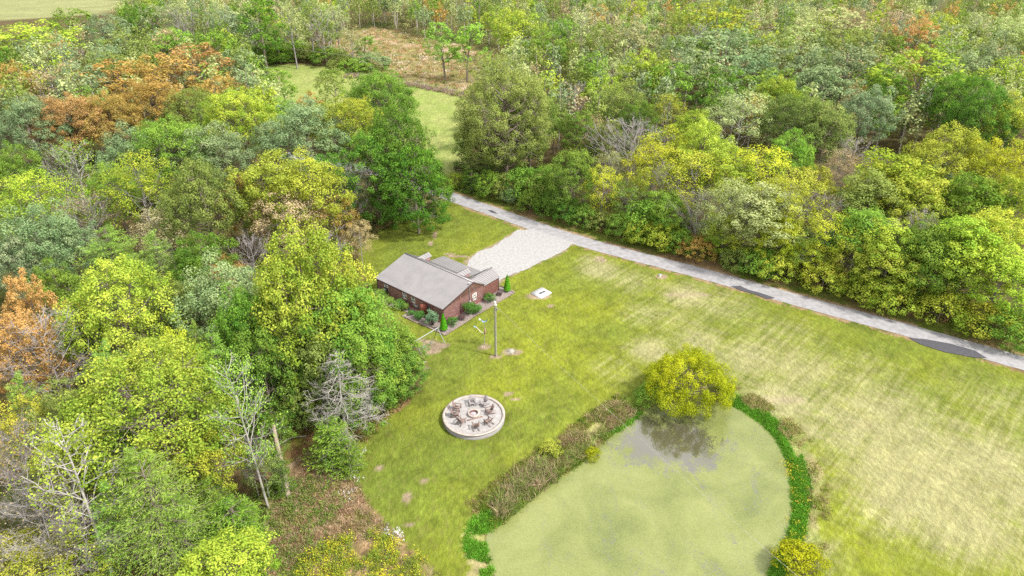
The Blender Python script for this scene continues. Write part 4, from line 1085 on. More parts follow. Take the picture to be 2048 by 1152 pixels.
def cone_shrub(seed, H=2.8, W=1.1, n=2600, leaf=.09):
    r = np.random.default_rng(seed); T = MB(); Cn = MB(); T.tube([(0, 0, -.05), (0, 0, H * .5)], [.06, .04], 6)
    f = 1 - np.sqrt(1 - r.random(n) * .995); a = r.uniform(0, 2 * pi, n); prof = np.minimum(1, (f + .03) * 7) * (1 - f) ** .85
    rad = W / 2 * prof * r.uniform(.82, 1.08, n) + .02
    c_ = np.stack([rad * np.cos(a), rad * np.sin(a), f * H + .08], 1); nrm = np.stack([np.cos(a), np.sin(a), a * 0 + .4], 1) + rnd_unit(r, n) * .5; nrm /= np.linalg.norm(nrm, axis=1)[:, None]
    Cn.leaves(c_, nrm, leaf * 1.5, leaf, r, r.random(n), tdir=UP + rnd_unit(r, n) * .4)
    Cn2 = [(W * .40 * min(1, (t + .03) * 7) * (1 - t) ** .85 + .01, t * H + .05) for t in np.linspace(0, .97, 10)]
    t = np.arange(10) * 2 * pi / 10; V = np.array([(p * cos(x), p * sin(x), z) for p, z in Cn2 for x in t]); F = [(i * 10 + j, i * 10 + (j + 1) % 10, (i + 1) * 10 + (j + 1) % 10, (i + 1) * 10 + j) for i in range(9) for j in range(10)]
    Cn.add(V, F, 0, v1=np.full(90, .3), v2=np.full(90, .3))
    return T.mesh("stem", M_BARK), Cn.mesh("crown", M_LEAF), H, W


def shrub(seed, H=1.6, W=1.9, puffs=26, lv=95, leaf=.11, slender=.6, spiky=0):
    r = np.random.default_rng(seed); T = MB(); Cn = MB()
    d = fib_dirs(puffs, r, -.25) + r.normal(size=(puffs, 3)) * .15
    k = r.uniform(.55, .85, puffs); pc = np.stack([d[:, 0] * W / 2 * k, d[:, 1] * W / 2 * k, H * .42 + d[:, 2] * H * .5 * k], 1); pc[:, 2] = np.maximum(pc[:, 2], .12 * H)
    for p in pc: T.tube(bez((0, 0, -.1), p, .0, 3), [.03, .02, .008], 3, False)
    idx = np.repeat(np.arange(puffs), lv); dd = rnd_unit(r, len(idx)); dd[:, 2] = dd[:, 2] * .8 + .2
    c_ = pc[idx] + dd * (W * .17 * r.uniform(.5, 1.15, len(idx)))[:, None]; c_[:, 2] = np.abs(c_[:, 2]) + .02
    nrm = dd * .6 + rnd_unit(r, len(idx)) * .7 + UP * .4; nrm /= np.linalg.norm(nrm, axis=1)[:, None]
    pv = r.random(puffs); Cn.leaves(c_, nrm, leaf, leaf * slender, r, pv[idx], tdir=(d[idx] + UP * .8) if spiky else None)
    return T.mesh("stem", M_BARK), Cn.mesh("crown", M_LEAF), H, W


KIND = {}
KIND['oak'] = [broadleaf(11), broadleaf(12, W=10, lobes=18, base=.22), broadleaf(13, H=18, W=8.5, lobes=14, base=.16), broadleaf(15, W=9.5, lobes=16, puffs=10, pr=.10, lv=95),
               broadleaf(16, H=20, W=15, lobes=34, puffs=12, pr=.066, lobe_r=.2, lv=95, trunkr=.4), broadleaf(17, H=18, W=13, lobes=28, puffs=12, pr=.072, lobe_r=.22, lv=95, trunkr=.35)]
KIND['full'] = [broadleaf(21, H=17, W=9, base=.03, lobes=22, low=-.9, lv=95), broadleaf(22, H=16, W=8.5, base=.04, lobes=21, low=-.9, lv=100), broadleaf(23, H=27, W=20, base=.05, lobes=64, puffs=12, low=-.9, pr=.05, lobe_r=.155, lv=95, trunkr=.5), broadleaf(24, H=20, W=13, base=.03, lobes=36, puffs=12, low=-.9, pr=.07, lobe_r=.2, lv=95, trunkr=.35)]
KIND['airy'] = [broadleaf(31, H=16, W=8.5, base=.18, lobes=17, puffs=8, lv=66, pr=.11, leaf=.22, trunkr=.15), broadleaf(32, H=16, W=8, base=.15, lobes=15, puffs=8, lv=60, pr=.12, leaf=.22, trunkr=.14)]
KIND['upright'] = [broadleaf(41, H=17, W=6.5, base=.15, lobes=15, lobe_r=.29, pr=.13, lv=85, top_pow=1.4), broadleaf(42, H=17, W=6, base=.2, lobes=14, lobe_r=.3, pr=.14, lv=85, top_pow=1.2)]
KIND['poplar'] = [bare(51, H=18, W=5.2, leafn=3000, gen=2, leaf=.17, nb=32, sub=7, low=.28, trunkr=.15, twr=.011), bare(52, H=18, W=6, leafn=2200, gen=2, leaf=.18, nb=30, sub=7, low=.3, trunkr=.14, twr=.011)]
KIND['bare'] = [bare(61, H=15, W=8.5), bare(62, H=15, W=8, leafn=500, leaf=.2)]
KIND['barecon'] = [bare(65, H=12.8, W=8.2, conif=True, nb=66, sub=10, gen=4, low=.16, twr=.014, trunkr=.16)]
KIND['pine'] = [pine(71, W=12, layers=17, per=9, lv=120, blade=.30, bw=.05), pine(72, W=12, layers=16, per=9, lv=120, blade=.30, bw=.05), pine(73, H=12, W=9, layers=15, per=8, lv=110, blade=.28, bw=.05)]
KIND['cedar'] = [pine(75, H=6, W=3.2, layers=13, per=7, lv=60, blade=.26, bw=.06, low=.02, power=.6, flat=.8)]
KIND['willow'] = [broadleaf(83, H=7.6, W=11.6, base=-.05, lobes=24, puffs=13, lv=140, leaf=.27, slender=.3, pr=.065, lobe_r=.165, low=-.6, droop=.8, trunkr=.22)]
KIND['bush'] = [broadleaf(91, H=4, W=4.4, base=-.1, lobes=12, puffs=8, lv=60, leaf=.2, low=-.5, trunkr=.06, pr=.13), broadleaf(92, H=4, W=4, base=-.1, lobes=10, puffs=9, lv=60, leaf=.19, low=-.5, trunkr=.06, pr=.14)]
# the same kinds with fewer, larger leaf sprays for trees beyond about 160 m
FAR = {'oak': [broadleaf(111, lobes=12, puffs=7, lv=42, leaf=.42, limb_vis=0), broadleaf(112, W=10, lobes=13, puffs=7, lv=42, leaf=.42, limb_vis=0)],
       'upright': [broadleaf(141, H=17, W=6.5, base=.12, lobes=11, puffs=7, lobe_r=.29, pr=.13, lv=42, leaf=.4, limb_vis=0)],
       'airy': [broadleaf(131, H=16, W=8, base=.2, lobes=12, puffs=7, lv=30, pr=.12, leaf=.36)],
       'poplar': [bare(151, H=18, W=5.5, leafn=900, gen=1, leaf=.32, nb=22, sub=5, low=.3, twr=.02)],
       'bare': [bare(161, H=15, W=7, nb=22, sub=7, gen=2, twr=.028)]}
NAME = {'oak': ('broadleaf_tree', 'tree'), 'full': ('broadleaf_tree', 'tree'), 'airy': ('thin_crowned_tree', 'tree'), 'upright': ('upright_tree', 'tree'), 'poplar': ('poplar_tree', 'tree'), 'bare': ('bare_tree', 'tree'),
        'barecon': ('bare_tree', 'tree'), 'pine': ('evergreen_tree', 'tree'), 'cedar': ('cedar_tree', 'cedar'), 'willow': ('willow_tree', 'willow'), 'bush': ('bush', 'bush')}
FORM = {'oak': 'round crowned tree', 'full': 'tree leafy to the ground', 'airy': 'thin crowned tree', 'upright': 'upright narrow tree', 'poplar': 'slender sparse tree', 'bare': 'bare branched tree', 'barecon': 'bare conifer', 'pine': 'feathery evergreen',
        'cedar': 'cedar', 'willow': 'willow', 'bush': 'bush'}
S_ = 1.22
LC_ = {  # leaf colour, tip colour, words
    'G1': ((.055, .135, .022), (.15, .26, .035), 'deep green'), 'G2': ((.095, .19, .030), (.22, .33, .05), 'mid green'), 'OL': ((.115, .17, .040), (.25, .30, .075), 'olive green'),
    'BT': ((.15, .20, .045), (.33, .37, .10), 'olive green'),
    'BG': ((.12, .185, .085), (.28, .34, .17), 'sage green'), 'YG': ((.16, .265, .030), (.42, .47, .065), 'bright yellow green'), 'Y': ((.25, .31, .025), (.50, .52, .055), 'yellow'),
    'GO': ((.19, .24, .030), (.40, .43, .065), 'golden olive'), 'OR': ((.22, .17, .04), (.46, .30, .10), 'orange brown'), 'RU': ((.25, .15, .055), (.47, .29, .12), 'rust coloured'),
    'TN': ((.28, .23, .12), (.45, .38, .22), 'tan'), 'PG': ((.13, .25, .035), (.28, .42, .08), 'light green'), 'OO': ((.33, .19, .06), (.55, .33, .13), 'bright orange'),
    'PA': ((.24, .30, .10), (.40, .44, .20), 'pale yellow green'), 'WI': ((.19, .235, .012), (.40, .42, .020), 'yellow green')}
BARK = {'n': (.20, .17, .14), 'w': (.36, .34, .32), 'g': (.28, .26, .26), 'd': (.12, .10, .085)}
trng = np.random.default_rng(2024)
placed = []            # x, y, crown radius
records = []


def place(kind, x, y, h, w, colr, label=None, near=True, bark=None, rz=None, group=None, proto=None, short=None):
    src = KIND[kind] if near or kind not in FAR else FAR[kind]
    if proto is None:
        cand_ = sorted(src, key=lambda q: abs(math.log(w / q[3])) + .5 * abs(math.log(h / q[2])) + trng.random() * .22); tm, cm, H, W_ = cand_[0]
    else: tm, cm, H, W_ = src[proto]
    if kind not in ('ball', 'cone', 'spiky'):                     # nothing grows on the lane itself
        need = 4.6 if kind in ('bush', 'cedar') else 6.8
        for _ in range(12):
            q_ = np.array(ROAD_C); k_ = int(np.argmin(np.hypot(q_[:, 0] - x, q_[:, 1] - y))); dr_now = pdist(np.array([x]), np.array([y]), ROAD_C, False)[0]
            if dr_now >= need: break
            t_ = q_[min(k_ + 1, len(q_) - 1)] - q_[max(k_ - 1, 0)]; t_ /= np.linalg.norm(t_); nn_ = np.array((-t_[1], t_[0])); nn_ *= 1 if nn_[1] > 0 else -1
            x, y = x + nn_[0] * .8, y + nn_[1] * .8
    nm, cat = NAME[kind]; z = float(gz(np.array([x]), np.array([y]))[0]) - .05
    r_ = empty(nm, (x, y, z), trng.uniform(0, 6.28) if rz is None else rz, None, cat, group)
    r_.scale = (w / W_, w / W_, h / H)
    b = bark or ('w' if kind in ('poplar', 'barecon') else 'g' if kind in ('bare', 'barecon', 'airy') else 'n'); bc = np.array(BARK[b]) * trng.uniform(.85, 1.15)
    t = inst('trunk', tm, r_); t.color = (*bc, 1)
    if cm is not None:
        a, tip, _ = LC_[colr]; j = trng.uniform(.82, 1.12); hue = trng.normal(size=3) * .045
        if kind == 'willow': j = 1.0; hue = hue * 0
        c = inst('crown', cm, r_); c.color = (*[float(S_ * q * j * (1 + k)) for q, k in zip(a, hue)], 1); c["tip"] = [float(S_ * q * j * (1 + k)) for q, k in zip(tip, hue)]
    placed.append((x, y, w / 2)); u, v, _ = proj(x, y, z + h * .6)
    records.append(dict(o=r_, u=u, v=v, h=h, w=w, kind=kind, col=colr, label=label, short=short, y=y))
    return r_


# crown top pixel x, y; height m; crown width px; kind; colour; [label, short landmark name]
TREES = [
    # upper left woods
    (60, 48, 17, 140, 'oak', 'YG', 'bright yellow green tree standing tall near the upper left corner', 'bright tree near the upper left corner'), (130, 22, 17, 80, 'oak', 'G2'), (200, 32, 17, 80, 'oak', 'BG'), (250, 62, 16, 100, 'oak', 'OL'),
    (345, 62, 17, 90, 'oak', 'G2'), (420, 66, 16, 90, 'oak', 'G2'), (15, 128, 16, 70, 'oak', 'OR'), (95, 138, 15, 90, 'airy', 'TN'), (195, 110, 16, 90, 'oak', 'OL'), (235, 125, 16, 120, 'oak', 'OR'), (305, 118, 17, 120, 'oak', 'OR'),
    (390, 92, 18, 125, 'oak', 'RU', 'large rust coloured oak above the left woods, below the far meadow', 'large rust coloured oak'), (470, 104, 16, 90, 'oak', 'BG'), (150, 132, 16, 90, 'oak', 'BG'), (60, 85, 15, 70, 'oak', 'OL'),
    (130, 190, 17, 130, 'oak', 'RU', 'wide rust and brown tree at the left, above the grey sparse trees', 'wide rust and brown tree at the left'), (40, 202, 17, 120, 'oak', 'BG'), (210, 195, 16, 100, 'oak', 'OR'), (290, 165, 17, 140, 'oak', 'OR'), (375, 180, 16, 110, 'oak', 'OL'), (435, 150, 15, 90, 'oak', 'OR'),
    (470, 180, 19, 135, 'oak', 'YG', 'bright yellow green rounded tree in the middle of the left woods', 'bright tree in the middle of the left woods'), (395, 205, 15, 80, 'pine', 'G2'), (330, 240, 18, 150, 'oak', 'G2'), (250, 262, 16, 110, 'oak', 'BG'), (420, 262, 16, 110, 'oak', 'BG'),
    (600, 212, 19, 140, 'oak', 'BG', 'large sage green oak in front of the meadow', 'large sage green oak'), (545, 240, 15, 70, 'oak', 'BG'), (690, 196, 19, 130, 'oak', 'YG'), (760, 140, 21, 120, 'oak', 'G2', 'tall green tree rising in front of the meadow fence', 'tall green tree before the meadow fence'), (660, 142, 16, 70, 'oak', 'OL'),
    (720, 165, 17, 80, 'oak', 'G2'), (610, 190, 12, 60, 'oak', 'OR'), (788, 205, 22, 130, 'full', 'G1', 'tall deep green tree leafy to the ground left of the lane end', 'tall deep green tree by the lane end'), (825, 290, 17, 110, 'full', 'G1'), (745, 255, 19, 110, 'full', 'G1'), (862, 345, 9, 60, 'full', 'G1'), (562, 135, 12, 52, 'upright', 'G2'),
    (535, 205, 12, 60, 'upright', 'PG'), (15, 290, 15, 80, 'oak', 'G2'), (60, 345, 16, 130, 'airy', 'YG'), (30, 355, 15, 80, 'airy', 'YG'), (130, 285, 17, 100, 'poplar', 'PG', 'pale barked sparse tree with few leaves at the left, below the rust tree', 'pale barked sparse tree at the left'), (105, 300, 15, 60, 'bare', 'PG'),
    (262, 312, 18, 120, 'airy', 'YG', 'forked pale trunked tree with yellow green tufts, left of the pointed olive tree', 'forked tree with yellow green tufts'), (395, 335, 18, 140, 'oak', 'OL', 'pointed olive tree with golden tips in the middle left woods', 'pointed olive tree'), (215, 330, 14, 80, 'oak', 'G2'), (170, 390, 13, 90, 'bare', 'TN'),
    (520, 318, 18, 130, 'oak', 'GO', 'wide golden olive oak in the woods left of the upper lawn', 'wide golden olive oak'), (600, 322, 17, 130, 'oak', 'GO'), (470, 345, 15, 80, 'oak', 'OR'), (560, 380, 14, 110, 'airy', 'TN'), (665, 395, 11, 80, 'airy', 'OR'), (690, 325, 14, 80, 'bare', 'TN', 'bare grey tree in a gap left of the tall deep green trees', 'bare grey tree in the gap'),
    (660, 300, 16, 90, 'oak', 'G1'), (55, 425, 16, 130, 'oak', 'BG'), (205, 455, 14, 190, 'pine', 'PG', 'wide feathery light green evergreen in the left woods', 'wide feathery evergreen'), (120, 450, 14, 100, 'oak', 'BG'), (300, 460, 13, 100, 'pine', 'PG'), (30, 470, 14, 90, 'oak', 'BG'), (320, 420, 12, 100, 'airy', 'TN'), (395, 470, 13, 110, 'oak', 'G1'), (495, 475, 11, 70, 'bare', 'TN'), (440, 505, 10, 70, 'airy', 'OR'), (655, 465, 10, 60, 'bare', 'TN'),
    (715, 440, 9, 50, 'airy', 'TN'), (230, 538, 17, 200, 'oak', 'YG', 'broad yellow green oak with gold tips in the lower left woods', 'broad gold tipped oak'), (425, 535, 16, 150, 'oak', 'BG'), (370, 560, 14, 100, 'oak', 'OL'), (330, 600, 13, 110, 'oak', 'OL'), (20, 552, 16, 80, 'oak', 'OO', 'orange leaved tree at the left edge above the bare one', 'orange tree at the left edge'), (95, 525, 14, 90, 'oak', 'G2'),
    (22, 618, 15, 110, 'oak', 'OO'), (62, 632, 15, 150, 'bare', 'OR', 'bare pinkish grey tree below the orange leaves at the left edge', 'bare tree at the left edge'), (200, 680, 14, 120, 'pine', 'PG'), (150, 620, 12, 80, 'oak', 'G1'), (280, 650, 12, 90, 'oak', 'OL'), (345, 662, 15, 70, 'airy', 'Y'), (420, 670, 15, 150, 'pine', 'PG'), (470, 570, 19, 100, 'full', 'G1'), (600, 474, 23, 190, 'oak', 'YG', 'tallest yellow green tree just left of the house', 'tallest tree left of the house'),
    (545, 530, 21, 140, 'oak', 'YG'), (660, 510, 20, 130, 'oak', 'YG'), (680, 570, 18, 150, 'full', 'G2'), (620, 640, 15, 110, 'full', 'OL'), (560, 660, 14, 80, 'full', 'OL'), (700, 640, 15, 120, 'full', 'G2'), (745, 590, 8, 70, 'airy', 'PG'), (780, 655, 9.5, 95, 'full', 'G2', 'rounded green tree at the lawn edge by the swing set', 'green tree by the swing set'), (750, 620, 11, 90, 'airy', 'OL'),
    (740, 690, 9, 110, 'full', 'G2'), (800, 700, 7.5, 70, 'full', 'G2'), (665, 712, 12.8, 140, 'barecon', 'TN', 'dead grey bare tree at the wood edge left of the fire pit terrace', 'dead grey tree'), (655, 842, 6.5, 90, 'cedar', 'G2'), (690, 880, 4.5, 60, 'cedar', 'G2'),
    (265, 712, 18, 285, 'oak', 'YG', 'large bright yellow green maple in the lower left woods', 'large bright maple'), (120, 770, 14, 120, 'oak', 'OL'), (395, 845, 12, 110, 'oak', 'YG'), (200, 850, 12, 110, 'oak', 'G1'), (25, 745, 14, 120, 'pine', 'PG'), (465, 728, 18.5, 120, 'poplar', 'PG', 'slender pale trunked poplar with sparse small leaves, left of the leaning snag', 'slender pale poplar'),
    (20, 800, 13, 110, 'airy', 'GO'), (20, 850, 13, 110, 'bare', 'OR'), (95, 850, 18, 170, 'poplar', 'GO', 'pale leaning sparse tree with yellow leaves at the lower left', 'pale sparse tree at the lower left'), (120, 870, 12, 120, 'airy', 'GO'), (55, 930, 11, 130, 'bare', 'TN'), (270, 895, 15, 240, 'pine', 'PG', 'broad feathery light green evergreen near the lower left corner', 'broad feathery evergreen near the lower left corner'), (215, 960, 11, 160, 'pine', 'PG'), (340, 985, 9, 130, 'pine', 'PG'),
    (55, 1010, 9, 160, 'bare', 'TN'), (150, 1040, 8, 140, 'bare', 'TN'), (20, 1090, 6, 140, 'airy', 'GO'), (120, 1110, 5, 160, 'airy', 'GO'), (455, 1000, 6, 110, 'cedar', 'G2'), (410, 950, 8, 110, 'pine', 'G2'), (440, 1100, 8, 165, 'full', 'YG'), (550, 905, 6, 46, 'cedar', 'G1'), (490, 885, 8, 60, 'bare', 'TN'), (515, 900, 7, 70, 'airy', 'OL'), (470, 1050, 3, 80, 'bush', 'G2'),
    (545, 830, 8, 50, 'airy', 'G2'), (500, 650, 16, 110, 'full', 'G1'), (590, 740, 9, 70, 'full', 'OL'), (470, 640, 14, 80, 'oak', 'G1'), (380, 640, 12, 80, 'pine', 'PG'),
    # middle distance: both sides of the field
    (885, 44, 18.6, 56, 'upright', 'PG', 'left one of two tall slim trees standing alone in the meadow', 'two slim meadow trees'), (930, 44, 18.9, 58, 'upright', 'PG', 'right one of two tall slim trees standing alone in the meadow'), (700, 55, 14, 45, 'airy', 'PA'), (722, 72, 10, 40, 'upright', 'G2'), (738, 110, 5, 60, 'bush', 'BG'), (690, 115, 4, 60, 'bush', 'OL'), (710, 120, 4, 60, 'bush', 'G2'),
    (640, 20, 19, 42, 'bare', 'TN', 'pale leafless tree in front of the far woods, left of the field', 'pale leafless tree by the field'), (612, 0, 22, 50, 'airy', 'OL'), (575, 5, 22, 50, 'airy', 'PA'), (548, 42, 15, 62, 'oak', 'G2'), (510, 0, 24, 75, 'upright', 'G1'), (470, 20, 20, 60, 'upright', 'BG'), (440, 10, 20, 55, 'airy', 'BG'), (400, 10, 18, 55, 'airy', 'OL'), (375, 22, 17, 50, 'bare', 'TN'), (345, 10, 18, 55, 'airy', 'BG'), (305, 15, 17, 55, 'oak', 'BG'),
    (248, 0, 20, 45, 'pine', 'G1'), (275, 10, 18, 50, 'oak', 'G1'), (590, 85, 6, 60, 'bush', 'G2'), (625, 92, 5, 60, 'bush', 'OL'), (660, 100, 5, 60, 'bush', 'G2'), (520, 95, 6, 60, 'bush', 'G1'), (480, 80, 8, 60, 'bush', 'BG'), (555, 96, 5, 60, 'bush', 'G2'), (445, 70, 9, 60, 'oak', 'OL'), (670, 15, 18, 50, 'airy', 'PA'), (655, 142, 3, 30, 'bush', 'G2'),
    # big tree and right woods
    (1012, 110, 27, 192, 'full', 'BT', 'biggest round olive green tree standing beside the lane end', 'biggest round tree by the lane'), (1062, 165, 20, 100, 'full', 'OL'), (955, 240, 13, 90, 'full', 'OL'),
    (1045, 26, 20, 90, 'oak', 'YG'), (1090, 60, 19, 80, 'oak', 'G2'), (1015, 20, 18, 60, 'oak', 'YG'), (1120, 40, 18, 60, 'oak', 'G2'), (1160, 10, 22, 60, 'poplar', 'PA'), (1190, 0, 22, 60, 'poplar', 'PA'), (1255, 48, 20, 100, 'oak', 'PA'), (1205, 50, 18, 60, 'oak', 'OL'), (1285, 102, 19, 85, 'oak', 'YG'), (1230, 120, 15, 60, 'airy', 'PA'),
    (1365, 25, 20, 80, 'oak', 'OL'), (1440, 12, 20, 120, 'oak', 'YG', 'bright yellow green round tree at the top of the right woods', 'bright tree at the top of the right woods'), (1400, 48, 19, 55, 'bare', 'TN', 'small bare grey tree among green crowns in the upper right woods', 'small bare tree in the upper right woods'), (1345, 75, 18, 80, 'oak', 'BG'), (1460, 65, 19, 150, 'oak', 'BG'), (1390, 105, 18, 110, 'oak', 'BG'), (1350, 130, 17, 90, 'oak', 'G2'), (1560, 78, 17, 80, 'oak', 'OL'), (1520, 110, 17, 90, 'oak', 'BG'),
    (1610, 45, 18, 80, 'oak', 'PA'), (1670, 22, 19, 120, 'oak', 'PA'), (1690, 64, 19, 130, 'oak', 'OL'), (1620, 98, 19, 120, 'oak', 'BG'), (1700, 98, 19, 130, 'oak', 'BG', 'broad sage green oak in the middle of the upper right woods', 'broad sage oak in the upper right woods'), (1760, 60, 17, 80, 'oak', 'OL'), (1840, 42, 19, 70, 'oak', 'RU', 'small rust coloured tree in the upper right woods', 'rust coloured tree in the upper right woods'),
    (1800, 18, 18, 60, 'airy', 'TN'), (1880, 30, 18, 60, 'oak', 'YG'), (1930, 50, 19, 90, 'poplar', 'PA'), (1985, 30, 19, 70, 'poplar', 'PA'), (2030, 40, 18, 80, 'oak', 'PA'), (1990, 90, 18, 90, 'oak', 'BG'), (1900, 78, 18, 90, 'oak', 'G2'), (1950, 110, 18, 90, 'oak', 'BG'), (1850, 108, 21, 170, 'oak', 'YG', 'large bright yellow green oak with dark trunk in the right woods', 'large bright oak in the right woods'), (1780, 150, 17, 80, 'oak', 'G1'),
    (2030, 118, 19, 90, 'oak', 'YG'), (1940, 150, 19, 120, 'oak', 'G1'), (1990, 185, 18, 110, 'oak', 'G1'), (2035, 200, 17, 90, 'oak', 'YG'), (1740, 175, 17, 90, 'oak', 'BG'), (1660, 140, 17, 110, 'oak', 'BG'), (1560, 145, 17, 110, 'oak', 'G2'), (1450, 140, 16, 100, 'oak', 'G1'),
    (1205, 150, 15, 70, 'oak', 'YG'), (1155, 165, 12, 60, 'bare', 'TN'), (1170, 220, 14, 70, 'oak', 'G2'), (1185, 228, 13, 60, 'airy', 'TN'), (1245, 175, 16, 90, 'oak', 'OL'), (1280, 205, 16, 80, 'oak', 'G1'), (1230, 240, 13, 60, 'oak', 'OL'), (1340, 188, 14, 70, 'airy', 'GO'), (1400, 215, 14, 80, 'oak', 'YG'), (1490, 188, 17, 130, 'airy', 'PA', 'pale thin crowned tree with visible branches in the right woods', 'pale thin crowned tree'),
    (1560, 165, 16, 100, 'oak', 'YG'), (1610, 190, 18, 130, 'oak', 'OL'), (1665, 215, 17, 100, 'oak', 'OL'), (1595, 262, 15, 80, 'oak', 'G2', 'small fresh green tree in front of the olive oaks in the right woods', 'small fresh green tree'), (1265, 240, 17, 120, 'bare', 'TN', 'wide bare grey tree behind the roadside trees right of the lane end', 'wide bare grey tree in the right woods'),
    (1350, 252, 17, 110, 'airy', 'Y'), (1415, 250, 18, 120, 'oak', 'GO'), (1310, 290, 15, 100, 'airy', 'Y'), (1400, 310, 15, 120, 'airy', 'GO'), (1150, 297, 14, 85, 'full', 'G2', 'fresh green leafy tree beside the lane bend, left of the small yellow one', 'fresh green tree beside the lane'), (1208, 328, 12, 62, 'airy', 'Y', 'small yellow tree with two visible trunks beside the lane', 'small yellow tree beside the lane'),
    (1520, 290, 17, 120, 'airy', 'Y'), (1470, 300, 16, 100, 'oak', 'GO'), (1590, 345, 17, 120, 'airy', 'GO'), (1530, 370, 15, 110, 'upright', 'PA'), (1450, 380, 14, 100, 'airy', 'PA'), (1650, 330, 14, 80, 'oak', 'GO'), (1720, 282, 15, 80, 'bare', 'TN'), (1690, 300, 13, 70, 'airy', 'TN'), (1800, 296, 18, 130, 'upright', 'YG', 'tall pointed yellow green tree in the right woods', 'tall pointed tree in the right woods'), (1750, 340, 16, 100, 'upright', 'OL'),
    (1850, 350, 16, 120, 'full', 'YG'), (1870, 315, 15, 90, 'oak', 'BG'), (1920, 265, 19, 150, 'oak', 'GO'), (2010, 288, 18, 110, 'oak', 'Y'), (1960, 340, 17, 100, 'upright', 'G2'), (2030, 350, 17, 100, 'oak', 'YG'), (1740, 420, 13, 100, 'upright', 'G2'), (1670, 420, 12, 90, 'airy', 'Y'), (1800, 440, 13, 110, 'full', 'YG'), (1880, 440, 14, 110, 'full', 'G2'),
    (1940, 425, 16, 105, 'upright', 'YG'), (2010, 420, 16, 120, 'full', 'YG', 'tall yellow green tree at the right edge above the lane', 'tall tree at the right edge'), (1490, 440, 10, 90, 'airy', 'Y'), (1390, 400, 11, 80, 'bare', 'Y'), (1600, 470, 9, 80, 'airy', 'G2'), (1330, 380, 10, 80, 'full', 'G2'), (1270, 360, 10, 70, 'airy', 'G2'), (1300, 330, 12, 60, 'airy', 'GO'), (1560, 430, 11, 80, 'full', 'Y'), (1430, 440, 8, 70, 'full', 'YG'),
    (1290, 410, 7, 70, 'bush', 'G2'), (1110, 200, 13, 60, 'oak', 'OL'), (1100, 330, 8, 60, 'full', 'G1'), (1220, 300, 11, 50, 'airy', 'PA'),
    # bushes beside the lane
    (875, 326, 4, 26, 'cedar', 'G1', 'small dark cedar standing alone in the meadow by the lane end', None), (936, 343, 4.6, 40, 'cedar', 'G1', 'dark cedar bush behind the white fence post', None), (905, 352, 2.5, 40, 'bush', 'YG'), (975, 350, 5, 50, 'bush', 'G2'), (1010, 352, 5, 50, 'bush', 'OL'), (1045, 342, 6.5, 60, 'bush', 'G2'), (1080, 352, 6, 55, 'bush', 'OL'),
    (1108, 372, 5, 50, 'bush', 'G1'), (1020, 378, 3, 32, 'bush', 'BG'), (1060, 385, 4, 45, 'bush', 'G2'), (1095, 400, 3.4, 45, 'bush', 'G1'), (1135, 400, 4.5, 50, 'bush', 'G1'), (1170, 415, 4, 50, 'bush', 'G2'), (1205, 425, 3.5, 50, 'bush', 'OL'), (1245, 430, 4.5, 55, 'bush', 'G2'), (1285, 440, 4.5, 55, 'bush', 'YG'), (1325, 450, 4.6, 60, 'bush', 'YG'),
    (1365, 465, 4, 55, 'bush', 'G2'), (1400, 480, 3.5, 60, 'bush', 'OR'), (1480, 500, 4, 60, 'bush', 'OL'), (1520, 505, 4.5, 65, 'bush', 'G2'), (1560, 515, 4.5, 65, 'bush', 'YG'), (1650, 540, 4.5, 70, 'bush', 'YG'), (1740, 565, 4.5, 70, 'bush', 'YG'),
    (1790, 575, 4.6, 75, 'bush', 'YG'), (1890, 600, 5, 80, 'bush', 'YG'), (1990, 620, 5, 85, 'bush', 'YG'), (2040, 635, 5, 90, 'bush', 'G2'), (1700, 500, 10, 80, 'airy', 'YG'), (1780, 510, 10, 100, 'upright', 'YG'), (1860, 512, 13, 95, 'upright', 'G2'), (1940, 525, 12, 100, 'airy', 'YG'), (2025, 530, 13, 100, 'upright', 'YG'), (1655, 385, 14, 70, 'bare', 'TN'), (1840, 425, 14, 80, 'bare', 'TN'), (1480, 425, 12, 70, 'bare', 'TN'), (1335, 330, 13, 60, 'bare', 'TN'), (1620, 500, 7, 80, 'airy', 'Y'),
]
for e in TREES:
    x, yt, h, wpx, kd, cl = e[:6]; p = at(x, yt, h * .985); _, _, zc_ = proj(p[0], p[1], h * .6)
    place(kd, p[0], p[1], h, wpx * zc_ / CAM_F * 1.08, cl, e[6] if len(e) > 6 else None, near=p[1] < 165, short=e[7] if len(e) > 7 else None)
wp = at(1372, 806, POND_Z); place('willow', wp[0], wp[1] + .5, 6.2, 11.0, 'WI', 'big fine leaved yellow green willow overhanging the pond edge', bark='d', short='pond willow')
for (px, py, h, w, cl, lab) in [(1590, 1132, 2.4, 4.0, 'WI', 'yellow green bush at the lower end of the pond, right bank'), (1300, 800, 2.6, 3.6, 'G2', 'dark green bush under the left side of the pond willow'), (1445, 790, 2.2, 2.6, 'YG', 'low yellow green bush on the right side of the pond willow'),
                                (1183, 905, 1.3, 1.7, 'WI', 'small yellow green bush in the weeds on the left pond bank'), (1098, 905, 1.5, 2.2, 'GO', 'low yellowish bush in the weeds above the reeds')]:
    p = at(px, py); place('bush', p[0], p[1], h, w, cl, lab)
N_HERO = len(records)

# filler trees in the woods
NOT_WOOD = [LAWN, MEADOW, FIELD, FARFIELD, WEEDS]
ry_ = np.array(ROAD_C)


def wood_ok(x, y, m_=2.5):
    if any(inside(np.array([x]), np.array([y]), p)[0] for p in NOT_WOOD): return False
    if pdist(np.array([x]), np.array([y]), ROAD_C, False)[0] < 8.5: return False
    if pdist(np.array([x]), np.array([y]), LAWN)[0] < m_: return False
    return True


